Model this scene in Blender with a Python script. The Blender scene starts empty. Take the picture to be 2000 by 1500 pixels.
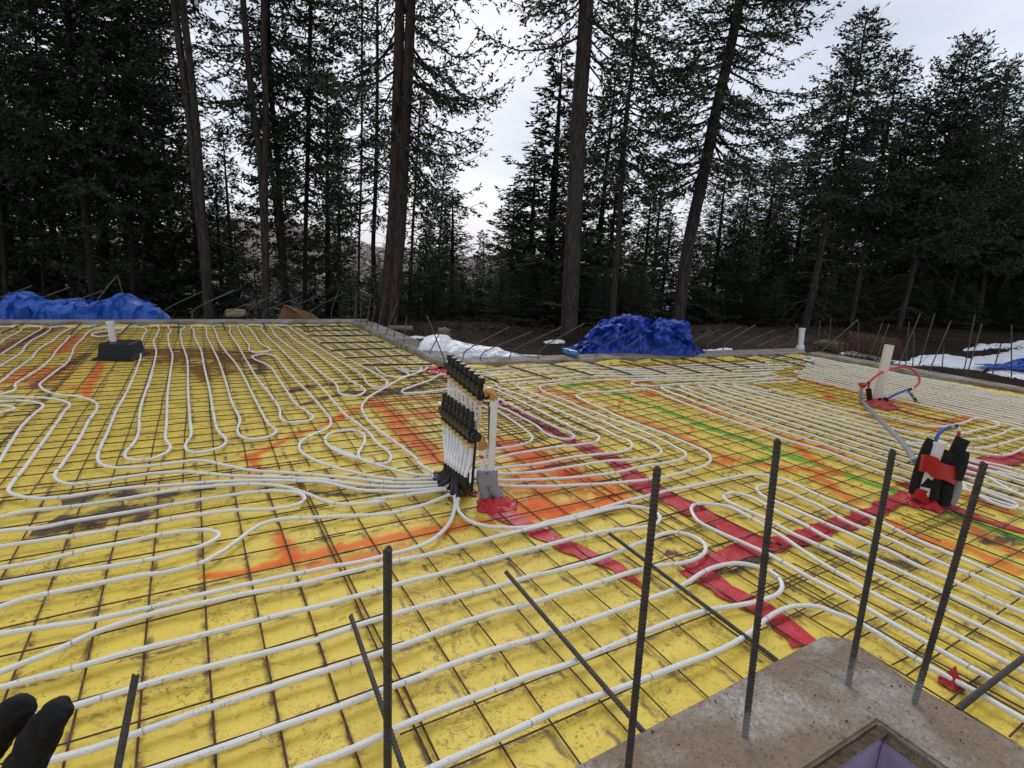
import bpy, math, random
import numpy as np
from mathutils import Vector, Matrix, noise as mnoise
random.seed(7); RNG = np.random.default_rng(11)
SC = bpy.context.scene
COL = SC.collection
# ------------------------------------------------------------------ camera
F = 1093.6                       # focal length in photograph pixels (2000 wide)
RX = np.array([0.86733631, -0.49517862, 0.05025792])
UX = np.array([0.07003252, 0.22138684, 0.97266814])
FX = np.array([0.49277091, 0.84011071, -0.22669545])
CAM = np.array([0.0, 0.0, 1.20843])
cd = bpy.data.cameras.new('camera'); cam = bpy.data.objects.new('camera', cd); COL.objects.link(cam)
cd.sensor_width = 36; cd.lens = F * 36 / 2000; cd.clip_start = 0.02; cd.clip_end = 3000
cam.matrix_world = Matrix(((RX[0], UX[0], -FX[0], CAM[0]), (RX[1], UX[1], -FX[1], CAM[1]), (RX[2], UX[2], -FX[2], CAM[2]), (0, 0, 0, 1)))
SC.camera = cam
# ------------------------------------------------------------------ sky and sun (overcast winter afternoon)
SUN_EL, SUN_AZ = math.radians(38), math.radians(25)
w = bpy.data.worlds.new('World'); SC.world = w; w.use_nodes = True
nt = w.node_tree; nt.nodes.clear()
o = nt.nodes.new('ShaderNodeOutputWorld'); bg = nt.nodes.new('ShaderNodeBackground')
sky = nt.nodes.new('ShaderNodeTexSky'); sky.sky_type = 'NISHITA'; sky.sun_disc = False
sky.sun_elevation = SUN_EL; sky.sun_rotation = SUN_AZ; sky.air_density = 1.0; sky.dust_density = 2.0
tc = nt.nodes.new('ShaderNodeTexCoord'); mp = nt.nodes.new('ShaderNodeMapping'); mp.inputs['Scale'].default_value = (1.0, 1.0, 3.2)
n1 = nt.nodes.new('ShaderNodeTexNoise'); n1.inputs['Scale'].default_value = 2.1; n1.inputs['Detail'].default_value = 7; n1.inputs['Distortion'].default_value = .7
cr = nt.nodes.new('ShaderNodeValToRGB')
cr.color_ramp.elements[0].position = .3; cr.color_ramp.elements[0].color = (3.7, 3.98, 4.75, 1)
cr.color_ramp.elements[1].position = .72; cr.color_ramp.elements[1].color = (6.0, 6.2, 6.8, 1)
sx = nt.nodes.new('ShaderNodeSeparateXYZ'); hr = nt.nodes.new('ShaderNodeMapRange')
hr.inputs[1].default_value = 0.0; hr.inputs[2].default_value = .55; hr.inputs[3].default_value = 1.12; hr.inputs[4].default_value = .92
ml = nt.nodes.new('ShaderNodeMix'); ml.data_type = 'RGBA'; ml.inputs[0].default_value = .88
mm = nt.nodes.new('ShaderNodeVectorMath'); mm.operation = 'SCALE'
L = nt.links.new
L(tc.outputs['Generated'], mp.inputs[0]); L(mp.outputs[0], n1.inputs['Vector']); L(n1.outputs['Fac'], cr.inputs[0])
L(tc.outputs['Generated'], sx.inputs[0]); L(sx.outputs['Z'], hr.inputs[0]); L(cr.outputs[0], mm.inputs[0]); L(hr.outputs[0], mm.inputs['Scale'])
L(sky.outputs[0], ml.inputs[6]); L(mm.outputs[0], ml.inputs[7]); L(ml.outputs[2], bg.inputs[0]); bg.inputs[1].default_value = 0.1
L(bg.outputs[0], o.inputs[0])
sd = bpy.data.lights.new('sun', 'SUN'); sd.energy = 1.5; sd.angle = math.radians(35); sd.color = (1, .97, .93)
so = bpy.data.objects.new('sun', sd); COL.objects.link(so)
so.rotation_euler = (math.radians(90) - SUN_EL, 0, math.pi - SUN_AZ)
vs = SC.view_settings; vs.view_transform = 'Standard'; vs.look = 'None'; vs.exposure = 0.62; vs.gamma = 1; vs.use_curve_mapping = False
SC.render.engine = 'CYCLES'

# ------------------------------------------------------------------ pixel -> place
def ray(x, y): return (x - 1000) * RX - (y - 750) * UX + F * FX
def at(x, y, z=0.0):
    d = ray(x, y); return CAM + d * ((z - CAM[2]) / d[2])
NH = FX * np.array([1, 1, 0]); NH = NH / np.linalg.norm(NH)
def plane(x, y, P0, n=None):      # on the upright plane through P0 that faces the camera
    n = NH if n is None else n
    d = ray(x, y); return CAM + d * (float(n @ (P0 - CAM)) / float(n @ d))
def upright(P0, x, y):            # nearest point to the plumb line through P0 on the sight line of (x, y)
    d = ray(x, y); d = d / np.linalg.norm(d); w_ = CAM - P0; b = d[2]; e = d @ w_; g = w_[2]
    return CAM + d * ((b * g - e) / (1 - b * b))
TL = dict(Z1=(0,560,2.857),Z2=(650,560,2.857),Z3=(1300,560,2.857),Z4=(0,975,2.857),Z5=(650,975,2.857),Z6=(1300,975,2.857),T5=(0,700,5),T6=(350,750,5),T7=(0,610,5),T8=(380,610,4),U1=(640,700,7.692),U2=(940,680,6.667),U3=(1180,680,6.667),U4=(1450,670,6.667),U5=(1700,680,6.667),U6=(1200,850,6.667),U7=(1450,850,4.23),U8=(1700,850,4.23),R1=(100,1050,4),R2=(600,1050,4),R3=(1100,950,4),R4=(1500,950,4),VV=(0,540,4.762),MB=(1650,660,4.287),MM=(820,670,4.167),A1=(500,615,3.342),A2=(1050,670,2.309))
def px(t, x, y): a = TL[t]; return (a[0] + x / a[2], a[1] + y / a[2])
def trace(*segs):
    out = []
    for s in segs:
        t = s[0]
        for i in range(1, len(s), 2): out.append(px(t, s[i], s[i + 1]))
    return out

# ------------------------------------------------------------------ numpy value noise
def _h(ix, iy, s):
    n = (ix.astype(np.int64) * 374761393 + iy.astype(np.int64) * 668265263 + s * 1442695041) & 0x7fffffff
    n = ((n ^ (n >> 13)) * 1274126177) & 0x7fffffff
    return ((n ^ (n >> 16)) & 0xffff) / 65535.0
def vn(x, y, s=0):
    x = np.asarray(x, float); y = np.asarray(y, float)
    ix = np.floor(x); iy = np.floor(y); fx = x - ix; fy = y - iy; fx = fx*fx*(3-2*fx); fy = fy*fy*(3-2*fy)
    a = _h(ix, iy, s); b = _h(ix+1, iy, s); c = _h(ix, iy+1, s); d = _h(ix+1, iy+1, s)
    return (a*(1-fx)+b*fx)*(1-fy)+(c*(1-fx)+d*fx)*fy
def fbm(x, y, s=0, o=4):
    r = 0; a = .5; t = 0
    for k in range(o): r = r + a * vn(x * 2**k, y * 2**k, s + k * 17); t += a; a *= .5
    return r / t
def hz(x, y):                     # gentle unevenness of the yellow sheet
    x = np.asarray(x, float); y = np.asarray(y, float)
    r = 1 - np.abs(2 * fbm(x * 3.1 + 4, y * 4.3, 5, 3) - 1)
    return (fbm(x * 2.2, y * 2.2, 1, 3) - .5) * .012 + (r ** 6) * .007 - .006

# ------------------------------------------------------------------ mesh builders
def tag(o, label=None, cat=None, group=None, kind=None):
    if label: o['label'] = label
    if cat: o['category'] = cat
    if group: o['group'] = group
    if kind: o['kind'] = kind
    return o
def empty(name, loc, label, cat, group=None):
    o = bpy.data.objects.new(name, None); COL.objects.link(o); o.location = tuple(float(v) for v in loc); o.empty_display_size = .1
    return tag(o, label, cat, group)
def link(name, me, mat, parent=None):
    o = bpy.data.objects.new(name, me); COL.objects.link(o)
    if mat is not None and len(me.materials) == 0: me.materials.append(mat)
    if parent is not None:
        o.parent = parent
        o.location = tuple(-parent.location)       # meshes are written in world coordinates
    return o
class MB:
    def __init__(s): s.v = []; s.f = []; s.n = 0
    def add(s, v, f):
        v = [tuple(map(float, p)) for p in v]; s.v += v; s.f += [tuple(i + s.n for i in q) for q in f]; s.n += len(v); return s
    def box(s, c, sz, R=None):
        pts = [np.array([x, y, z]) * np.array(sz) / 2 for x in (-1, 1) for y in (-1, 1) for z in (-1, 1)]
        if R is not None: pts = [R @ p for p in pts]
        return s.add([p + np.array(c) for p in pts], [(0,1,3,2),(4,6,7,5),(0,4,5,1),(2,3,7,6),(0,2,6,4),(1,5,7,3)])
    def tube(s, P, r, n=8, cap=True, ref=None):
        P = np.array(P, float); m = len(P); r = np.broadcast_to(np.array(r, float), (m,))
        T = np.gradient(P, axis=0); T /= (np.linalg.norm(T, axis=1, keepdims=True) + 1e-12)
        u = np.array([0, 0, 1.]) if abs(T[0][2]) < .9 else np.array([1., 0, 0])
        V = []; base = s.n
        for i in range(m):
            u = u - T[i] * (u @ T[i]); u /= (np.linalg.norm(u) + 1e-12); w_ = np.cross(T[i], u)
            for k in range(n):
                a = 2 * math.pi * k / n; V.append(P[i] + r[i] * (math.cos(a) * u + math.sin(a) * w_))
        fc = []
        for i in range(m - 1):
            for k in range(n):
                a = i * n + k; b = i * n + (k + 1) % n; fc.append((a, b, b + n, a + n))
        if cap: fc.append(tuple(range(n - 1, -1, -1))); fc.append(tuple((m - 1) * n + k for k in range(n)))
        return s.add(V, fc)
    def cyl(s, p, q, r, r2=None, n=12, cap=True): return s.tube([p, q], [r, r if r2 is None else r2], n, cap)
    def mesh(s, name, smooth=True):
        me = bpy.data.meshes.new(name); me.from_pydata(s.v, [], s.f); me.update()
        if smooth:
            me.polygons.foreach_set('use_smooth', [True] * len(me.polygons))
            try: me.set_sharp_from_angle(angle=math.radians(38))
            except Exception: pass
        return me
    def build(s, name, mat, parent=None, smooth=True): return link(name, s.mesh(name, smooth), mat, parent)
def np_mesh(name, V, Fq, smooth=False):
    V = np.asarray(V, np.float32); Fq = np.asarray(Fq, np.int32); k = Fq.shape[1]
    me = bpy.data.meshes.new(name); me.vertices.add(len(V)); me.vertices.foreach_set('co', V.ravel())
    me.loops.add(Fq.size); me.loops.foreach_set('vertex_index', Fq.ravel())
    me.polygons.add(len(Fq)); me.polygons.foreach_set('loop_start', np.arange(0, Fq.size, k, dtype=np.int32))
    if smooth: me.polygons.foreach_set('use_smooth', np.ones(len(Fq), bool))
    me.update(calc_edges=True); me.validate(); return me
def grid_mesh(name, X, Y, Z, smooth=True):
    m, n = X.shape; V = np.stack([X, Y, Z], -1).reshape(-1, 3)
    i, j = np.meshgrid(np.arange(m - 1), np.arange(n - 1), indexing='ij'); a = (i * n + j).ravel()
    return np_mesh(name, V, np.stack([a, a + n, a + n + 1, a + 1], -1), smooth)
def smooth_path(P, step=.04):
    P = np.array(P, float)
    keep = [0] + [i for i in range(1, len(P)) if np.linalg.norm(P[i] - P[i - 1]) > 1e-4]; P = P[keep]
    if len(P) < 3: 
        k = max(2, int(np.linalg.norm(P[-1] - P[0]) / step)); return np.array([P[0] + (P[-1] - P[0]) * q / k for q in range(k + 1)])
    E = np.vstack([2 * P[0] - P[1], P, 2 * P[-1] - P[-2]]); out = [P[0]]
    for i in range(len(P) - 1):
        p0, p1, p2, p3 = E[i:i + 4]
        t0 = 0.; t1 = t0 + np.linalg.norm(p1 - p0) ** .5; t2 = t1 + np.linalg.norm(p2 - p1) ** .5; t3 = t2 + np.linalg.norm(p3 - p2) ** .5
        k = max(2, int(np.linalg.norm(p2 - p1) / step))
        for q in range(1, k + 1): out.append(_cr(p0, p1, p2, p3, t0, t1, t2, t3, t1 + (t2 - t1) * q / k))
    return np.array(out)
def _cr(p0, p1, p2, p3, t0, t1, t2, t3, t):
    A1 = (t1-t)/(t1-t0)*p0+(t-t0)/(t1-t0)*p1; A2 = (t2-t)/(t2-t1)*p1+(t-t1)/(t2-t1)*p2; A3 = (t3-t)/(t3-t2)*p2+(t-t2)/(t3-t2)*p3
    B1 = (t2-t)/(t2-t0)*A1+(t-t0)/(t2-t0)*A2; B2 = (t3-t)/(t3-t1)*A2+(t-t1)/(t3-t1)*A3
    return (t2-t)/(t2-t1)*B1+(t-t1)/(t2-t1)*B2

# ------------------------------------------------------------------ materials
class NT:
    def __init__(s, name):
        s.m = bpy.data.materials.new(name); s.m.use_nodes = True; s.t = s.m.node_tree; s.b = s.t.nodes['Principled BSDF']; s.co = None
    def n(s, t, **k):
        d = s.t.nodes.new(t)
        for a, v in k.items():
            if a.startswith('i_'): d.inputs[int(a[2:]) if a[2:].isdigit() else a[2:].replace('_', ' ')].default_value = v
            else: setattr(d, a, v)
        return d
    def l(s, a, b): s.t.links.new(a, b); return b
    def coord(s, kind='Object'):
        if s.co is None: s.co = s.n('ShaderNodeTexCoord')
        return s.co.outputs[kind]
    def noise(s, scale, detail=4, rough=.55, dist=0., vec=None, sc=None):
        d = s.n('ShaderNodeTexNoise'); d.inputs['Scale'].default_value = scale; d.inputs['Detail'].default_value = detail
        d.inputs['Roughness'].default_value = rough; d.inputs['Distortion'].default_value = dist
        v = s.coord() if vec is None else vec
        if sc: m = s.n('ShaderNodeMapping'); m.inputs['Scale'].default_value = sc; s.l(v, m.inputs[0]); v = m.outputs[0]
        s.l(v, d.inputs['Vector']); return d.outputs['Fac']
    def ramp(s, f, *st):
        d = s.n('ShaderNodeValToRGB'); e = d.color_ramp.elements
        while len(e) < len(st): e.new(.5)
        for k, (p, c) in enumerate(st):
            e[k].position = p; e[k].color = (c, c, c, 1) if isinstance(c, (int, float)) else tuple(c) + (1,)
        s.l(f, d.inputs[0]); return d.outputs[0]
    def mix(s, f, a, b, mode='MIX'):
        d = s.n('ShaderNodeMix', data_type='RGBA', blend_type=mode)
        for i, q in ((0, f), (6, a), (7, b)):
            if hasattr(q, 'links'): s.l(q, d.inputs[i])
            elif isinstance(q, (int, float)): d.inputs[i].default_value = q
            else: d.inputs[i].default_value = tuple(q) + (1,)
        return d.outputs[2]
    def math(s, op, a, b=0.):
        d = s.n('ShaderNodeMath', operation=op)
        for i, q in ((0, a), (1, b)):
            if hasattr(q, 'links'): s.l(q, d.inputs[i])
            else: d.inputs[i].default_value = q
        return d.outputs[0]
    def bump(s, h, strength=.5, dist=.01, nrm=None):
        d = s.n('ShaderNodeBump'); d.inputs['Strength'].default_value = strength; d.inputs['Distance'].default_value = dist
        s.l(h, d.inputs['Height'])
        if nrm is not None: s.l(nrm, d.inputs['Normal'])
        s.l(d.outputs[0], s.b.inputs['Normal']); return d.outputs[0]
    def fin(s, col=None, rough=.6, spec=.5, metal=0.):
        if col is not None:
            if hasattr(col, 'links'): s.l(col, s.b.inputs['Base Color'])
            else: s.b.inputs['Base Color'].default_value = tuple(col) + (1,)
        if hasattr(rough, 'links'): s.l(rough, s.b.inputs['Roughness'])
        else: s.b.inputs['Roughness'].default_value = rough
        s.b.inputs['Specular IOR Level'].default_value = spec; s.b.inputs['Metallic'].default_value = metal
        return s.m
def plain(name, col, rough=.6, spec=.4, metal=0., var=.18, scale=30, bump=.15, bd=.002):
    t = NT(name); f = t.noise(scale, 5)
    c = t.mix(f, tuple(v * (1 - var * 1.6) for v in col), tuple(min(1, v * (1 + var)) for v in col))
    if bump: t.bump(t.noise(scale * 3, 4), bump, bd)
    return t.fin(c, rough, spec, metal)

def mat_membrane():
    t = NT('yellow_membrane'); big = t.noise(1.3, 5, .6, .6); mid = t.noise(7, 6, .6, .4); fine = t.noise(60, 5, .6)
    base = t.mix(t.ramp(mid, (.3, 0.), (.75, 1.)), (.70, .50, .042), (.86, .67, .11))
    base = t.mix(t.ramp(fine, (.35, 0.), (.7, 1.)), base, (.78, .59, .08))
    base = t.mix(t.math('MULTIPLY', t.ramp(big, (.45, 0.), (.7, 1.)), .35), base, (.56, .42, .08))
    brown = (.135, .082, .032)
    # fine specks and smears of soil
    sp = t.ramp(t.noise(95, 3, .6, .6), (.575, 0.), (.64, 1.)); spm = t.ramp(t.noise(4.2, 5, .65), (.44, .05), (.62, 1.))
    c = t.mix(t.math('MULTIPLY', t.math('MULTIPLY', sp, spm), .7), base, (.13, .085, .03))
    sp2 = t.ramp(t.noise(30, 5, .7, 1.2), (.60, 0.), (.66, 1.))
    c = t.mix(t.math('MULTIPLY', t.math('MULTIPLY', sp2, spm), .7), c, (.15, .095, .04))
    bl = t.ramp(t.noise(13, 7, .7, .9), (.56, 0.), (.64, 1.)); blm = t.ramp(t.noise(2.6, 4, .6), (.42, 0.), (.60, 1.))
    c = t.mix(t.math('MULTIPLY', t.math('MULTIPLY', bl, blm), .62), c, (.20, .115, .05))
    st = t.ramp(t.noise(9, 8, .72, 1.6), (.575, 0.), (.65, 1.)); stm = t.ramp(t.noise(1.7, 3), (.40, 0.), (.58, 1.))
    c = t.mix(t.math('MULTIPLY', t.math('MULTIPLY', st, stm), .8), c, (.17, .105, .045))
    # soil that collects along the wires of the mesh
    xyz = t.n('ShaderNodeSeparateXYZ'); t.l(t.coord(), xyz.inputs[0])
    wob = t.math('MULTIPLY', t.math('SUBTRACT', t.noise(14, 4), .5), .035)
    for out, off in ((xyz.outputs['X'], .4826 + .1524 * 40), (xyz.outputs['Y'], -2.2152 + .1524 * 60)):
        a = t.math('FRACT', t.math('DIVIDE', t.math('ADD', t.math('ADD', out, off), wob), .1524))
        a = t.math('ABSOLUTE', t.math('SUBTRACT', t.math('FRACT', t.math('ADD', a, .5)), .5))
        lm = t.ramp(a, (.02, 1.), (.10, 0.))
        msk = t.ramp(t.noise(7.5, 7, .72, .8), (.48, 0.), (.57, 1.))
        c = t.mix(t.math('MULTIPLY', t.math('MULTIPLY', lm, msk), .85), c, brown)
    # tearing cracks
    ck = t.ramp(t.noise(3.2, 9, .62, 2.6), (.490, 0.), (.5, 1.), (.510, 0.)); ckm = t.ramp(t.noise(2.3, 3), (.46, 0.), (.56, 1.))
    c = t.mix(t.math('MULTIPLY', t.math('MULTIPLY', ck, ckm), .8), c, (.06, .04, .03))
    wr = t.noise(1.0, 6, .6, .5, sc=(5, 9, 5)); wr2 = t.noise(70, 4, .6); wr3 = t.noise(24, 5, .6, 1.)
    b1 = t.n('ShaderNodeBump'); b1.inputs['Strength'].default_value = .32; b1.inputs['Distance'].default_value = .025; t.l(wr, b1.inputs['Height'])
    b2 = t.n('ShaderNodeBump'); b2.inputs['Strength'].default_value = .45; b2.inputs['Distance'].default_value = .004; t.l(wr3, b2.inputs['Height']); t.l(b1.outputs[0], b2.inputs['Normal'])
    t.bump(wr2, .4, .0015, b2.outputs[0])
    return t.fin(c, t.ramp(mid, (.3, .42), (.7, .6)), .35)
def mat_tube():
    t = NT('white_pex'); sp = t.ramp(t.noise(70, 5, .65, .8), (.60, 0.), (.67, 1.)); m = t.ramp(t.noise(6, 3), (.4, .15), (.65, 1.))
    base = t.mix(t.noise(4, 3), (.72, .70, .65), (.82, .81, .78))
    c = t.mix(t.math('MULTIPLY', t.math('MULTIPLY', sp, m), .75), base, (.16, .12, .085))
    nrm = t.n('ShaderNodeNewGeometry'); s = t.n('ShaderNodeSeparateXYZ'); t.l(nrm.outputs['Normal'], s.inputs[0])
    pr = t.ramp(t.noise(1, 3, .7, 0, sc=(160, 160, 160)), (.60, 0.), (.63, 1.)); pm = t.ramp(t.noise(3.4, 1), (.60, 0.), (.64, 1.))
    c = t.mix(t.math('MULTIPLY', t.math('MULTIPLY', pr, pm), .8), c, (.05, .05, .06))
    t.bump(t.noise(120, 3), .1, .0008)
    return t.fin(c, .42, .45)
def mat_concrete(name='concrete', a=(.20, .185, .155), b=(.36, .345, .31), dirt=(.16, .105, .06), amt=.55, sc=1.):
    t = NT(name); c = t.mix(t.ramp(t.noise(9 * sc, 8, .68), (.35, 0.), (.7, 1.)), a, b)
    c = t.mix(t.ramp(t.noise(75 * sc, 5, .7), (.45, 0.), (.62, .8)), c, tuple(v * 1.3 for v in b))
    dm = t.ramp(t.noise(3.2 * sc, 7, .65, .4), (.5 - .18 * amt, 0.), (.66 - .1 * amt, 1.))
    c = t.mix(t.math('MULTIPLY', dm, .85), c, dirt)
    c = t.mix(t.ramp(t.noise(130 * sc, 4, .6), (.58, 0.), (.66, .7)), c, (.07, .05, .035))
    n1 = t.n('ShaderNodeBump'); n1.inputs['Strength'].default_value = .6; n1.inputs['Distance'].default_value = .01; t.l(t.noise(26 * sc, 6, .65), n1.inputs['Height'])
    t.bump(t.noise(150 * sc, 5, .65), .7, .0035, n1.outputs[0]); return t.fin(c, .9, .25)
def mat_rust(name, a=(.055, .045, .038), b=(.13, .075, .045), rough=.6, sc=40):
    t = NT(name); c = t.mix(t.ramp(t.noise(sc, 5, .6), (.42, 0.), (.68, 1.)), a, b)
    t.bump(t.noise(sc * 6, 3), .3, .0008); return t.fin(c, rough, .4, .25)
def mat_tape():
    t = NT('red_tape'); f = t.noise(7, 6, .65, .8)
    c = t.mix(t.ramp(f, (.35, 0.), (.7, 1.)), (.42, .012, .020), (.60, .030, .045))
    c = t.mix(t.ramp(t.noise(60, 5, .65, .5), (.6, 0.), (.68, .55)), c, (.10, .03, .02))
    n1 = t.n('ShaderNodeBump'); n1.inputs['Strength'].default_value = .8; n1.inputs['Distance'].default_value = .012; t.l(t.noise(11, 5, .65, 1.4), n1.inputs['Height'])
    t.bump(t.noise(60, 3, .6), .3, .002, n1.outputs[0]); return t.fin(c, .38, .35)
def mat_paint(name, col, dens=.5, amp=2.6):
    t = NT(name); uv = t.coord('UV'); s = t.n('ShaderNodeSeparateXYZ'); t.l(uv, s.inputs[0])
    e = t.math('SUBTRACT', 1., t.math('ABSOLUTE', t.math('SUBTRACT', t.math('MULTIPLY', s.outputs['Y'], 2.), 1.)))
    n = t.noise(8, 6, .7, .6)
    f = t.math('ADD', t.math('MULTIPLY', e, 1.15), t.math('MULTIPLY', t.math('SUBTRACT', n, .5), amp))
    f = t.math('MULTIPLY', t.ramp(f, (.08, 0.), (.6, .38), (1.3, .95)), dens)
    t.b.inputs['Base Color'].default_value = tuple(col) + (1,); t.b.inputs['Roughness'].default_value = .6
    t.b.inputs['Specular IOR Level'].default_value = .2
    t.l(f, t.b.inputs['Alpha']); return t.m
def mat_tarp(name, a, b):
    t = NT(name); c = t.mix(t.noise(5, 4), a, b)
    n1 = t.n('ShaderNodeBump'); n1.inputs['Strength'].default_value = .9; n1.inputs['Distance'].default_value = .03; t.l(t.noise(9, 5, .6, 1.5), n1.inputs['Height'])
    t.bump(t.noise(220, 2), .2, .001, n1.outputs[0]); return t.fin(c, .38, .5)
def mat_leaf(name, a, b):
    t = NT(name); oi = t.n('ShaderNodeObjectInfo')
    c = t.mix(t.ramp(t.noise(1.6, 4), (.35, 0.), (.65, 1.)), a, b)
    c = t.mix(t.math('MULTIPLY', oi.outputs['Random'], .5), c, tuple(v * .6 for v in a))
    c = t.mix(t.ramp(t.noise(9, 3), (.6, 0.), (.7, .5)), c, tuple(v * 1.5 for v in b))
    return t.fin(c, .7, .2)
def mat_bark(name, a, b):
    t = NT(name); n = t.noise(1, 6, .65, .6, sc=(26, 26, 5)); c = t.mix(t.ramp(n, (.35, 0.), (.65, 1.)), a, b)
    n2 = t.noise(1, 4, .7, 1.2, sc=(60, 60, 22)); t.bump(t.math('ADD', n, t.math('MULTIPLY', n2, .5)), 1., .05); return t.fin(c, .95, .1)
def mat_ground():
    t = NT('forest_ground'); c = t.mix(t.ramp(t.noise(2.5, 8, .7), (.35, 0.), (.65, 1.)), (.017, .012, .009), (.045, .031, .022))
    c = t.mix(t.ramp(t.noise(28, 5, .7), (.58, 0.), (.68, .8)), c, (.085, .062, .045))
    t.bump(t.noise(14, 7, .7), 1., .06); return t.fin(c, .95, .1)
def mat_snow():
    t = NT('old_snow'); c = t.mix(t.ramp(t.noise(6, 6, .7), (.5, 0.), (.75, 1.)), (.80, .83, .88), (.62, .62, .63))
    c = t.mix(t.ramp(t.noise(40, 5, .7), (.66, 0.), (.72, .6)), c, (.12, .09, .07))
    t.bump(t.noise(10, 5), .6, .04); return t.fin(c, .7, .3)
def mat_hill():
    t = NT('far_hill'); c = t.mix(t.ramp(t.noise(.09, 8, .7), (.42, 0.), (.56, 1.)), (.17, .14, .13), (.30, .25, .235))
    c = t.mix(t.ramp(t.noise(.35, 8, .75), (.50, 0.), (.56, 1.)), c, (.035, .042, .035)); return t.fin(c, .95, .05)
def mat_splash():
    t = NT('splashed_rebar'); c = t.mix(t.ramp(t.noise(40, 5, .6), (.42, 0.), (.68, 1.)), (.045, .042, .040), (.085, .066, .052)); s = t.n('ShaderNodeSeparateXYZ'); t.l(t.coord(), s.inputs[0])
    z = t.math('ADD', s.outputs['Z'], t.math('MULTIPLY', t.math('SUBTRACT', t.noise(60, 5, .7), .5), .22)); m = t.ramp(z, (.085, 1.), (.135, 0.)); c = t.mix(m, c, (.20, .195, .185))
    t.bump(t.noise(240, 3), .4, .001); return t.fin(c, .75, .3)
M = dict(splash=mat_splash(), mem=mat_membrane(), tube=mat_tube(), conc=mat_concrete(amt=.35), pier=mat_concrete('pier_concrete', (.27, .245, .21), (.50, .475, .44), (.19, .130, .078), 1.45, 1.),
    wire=mat_rust('mesh_wire', (.062, .040, .026), (.16, .088, .045)), rebar=mat_rust('rebar_steel', (.045, .042, .040), (.085, .066, .052)), dowel=mat_rust('dowel_steel', (.022, .018, .016), (.06, .040, .028)),
    bent=mat_rust('bent_bar', (.075, .072, .068), (.14, .12, .10)), rust=mat_rust('rusty_roll', (.07, .03, .016), (.16, .065, .03)),
    tie=plain('tie_steel', (.42, .42, .43), .35, .5, .7), tape=mat_tape(), orange=mat_paint('orange_paint', (.95, .17, .025), .70), orange2=mat_paint('faint_orange_paint', (.92, .20, .035), .62),
    green=mat_paint('green_paint', (.08, .50, .035), .9), plum=mat_paint('plum_paint', (.25, .03, .05), .75), mud=mat_paint('mud_stain', (.10, .072, .060), .85, 5.), wetbrown=mat_paint('brown_puddle', (.27, .125, .010), .97),
    black=plain('black_plastic', (.012, .012, .013), .42, .5, bump=.1), box=plain('black_bin', (.008, .009, .010), .45, .3, scale=12), foam=plain('pipe_foam', (.022, .022, .021), .9, .15, var=.3, scale=60, bump=.6),
    pvc=plain('white_pvc', (.74, .73, .69), .35, .5, var=.06, scale=9), pvcb=plain('cream_pvc', (.70, .66, .58), .4, .5, var=.06, scale=9), grey=plain('grey_conduit', (.27, .28, .30), .45, .5, scale=9),
    duct=plain('duct_tape', (.30, .31, .33), .35, .6, .3, scale=25, bump=.6), brass=plain('brass', (.55, .33, .12), .35, .6, .8, scale=30), brasst=plain('brass_nut', (.62, .45, .20), .4, .5, .5, scale=60),
    red=plain('red_pex', (.60, .045, .06), .4), blue=plain('blue_pex', (.035, .10, .50), .4), rtape=plain('bright_red_tape', (.42, .010, .012), .38, .5, scale=14, bump=.5),
    tarp=mat_tarp('blue_tarp', (.018, .085, .42), (.035, .15, .58)), tarp2=mat_tarp('dark_blue_tarp', (.014, .040, .32), (.035, .095, .50)), sheet=mat_tarp('white_sheet', (.86, .87, .89), (.92, .93, .94)),
    leaf=mat_leaf('needles', (.031, .044, .027), (.066, .082, .048)), leaf2=mat_leaf('olive_needles', (.042, .054, .030), (.085, .092, .050)), bark=mat_bark('bark', (.032, .027, .024), (.105, .090, .080)), bark2=mat_bark('red_bark', (.034, .026, .022), (.105, .076, .064)),
    barkd=mat_bark('dark_bark', (.020, .017, .015), (.05, .042, .037)), ground=mat_ground(), snow=mat_snow(), hill=mat_hill(), rock=plain('sandstone', (.32, .25, .15), .9, .2, scale=12, bump=.8, bd=.01), card=plain('cardboard', (.30, .17, .085), .85, .2, scale=12),
    litter=plain('soil_litter', (.065, .046, .033), .95, .1, var=.6, scale=6, bump=.5), log=plain('pale_log', (.22, .17, .12), .9, .1, scale=14, bump=.6), glove=plain('black_glove', (.010, .010, .011), .8, .25, var=.5, scale=90, bump=.8, bd=.0012), purple=plain('purple_foam', (.36, .30, .42), .7, .3, scale=8), dirt=plain('loose_dirt', (.12, .085, .055), .95, .1, var=.6, scale=50, bump=1., bd=.006),
    bottle=plain('blue_bottle', (.03, .20, .38), .15, .7, var=.2, scale=20))

# ================================================================== SETTING
# ---- terrain (one sheet to the horizon)
def edge_dist(az):                # distance at which the levelled pad gives way to the slope, by bearing
    return 9.9 + 4.6 * np.clip((az - .62) / .45, 0, 1)
def tz(x, y):
    x = np.asarray(x, float); y = np.asarray(y, float); r = np.hypot(x, y); az = np.arctan2(x, y)
    d = np.maximum(0, r - edge_dist(az) - 1.0); right = np.clip((az - .75) / .3, 0, 1); back = np.clip((np.abs(az) - 1.9) / .4, 0, 1)
    drop = np.minimum(d * .30, 3 + d * .10) * (1 - right) * (1 - back) - right * np.minimum(d, 40) * .035
    bumps = (fbm(x * .9, y * .9, 3, 4) - .5) * .16 * np.clip((r - 6) / 6, .25, 1) + (fbm(x * .15, y * .15, 8, 3) - .5) * .8 * np.clip((r - 14) / 10, 0, 1)
    ridge = np.exp(-((r - edge_dist(az) - .1) / .55) ** 2) * .14 * vn(x * 1.3, y * 1.3, 9)
    pit = 0
    return -.17 - drop + bumps + ridge
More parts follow.
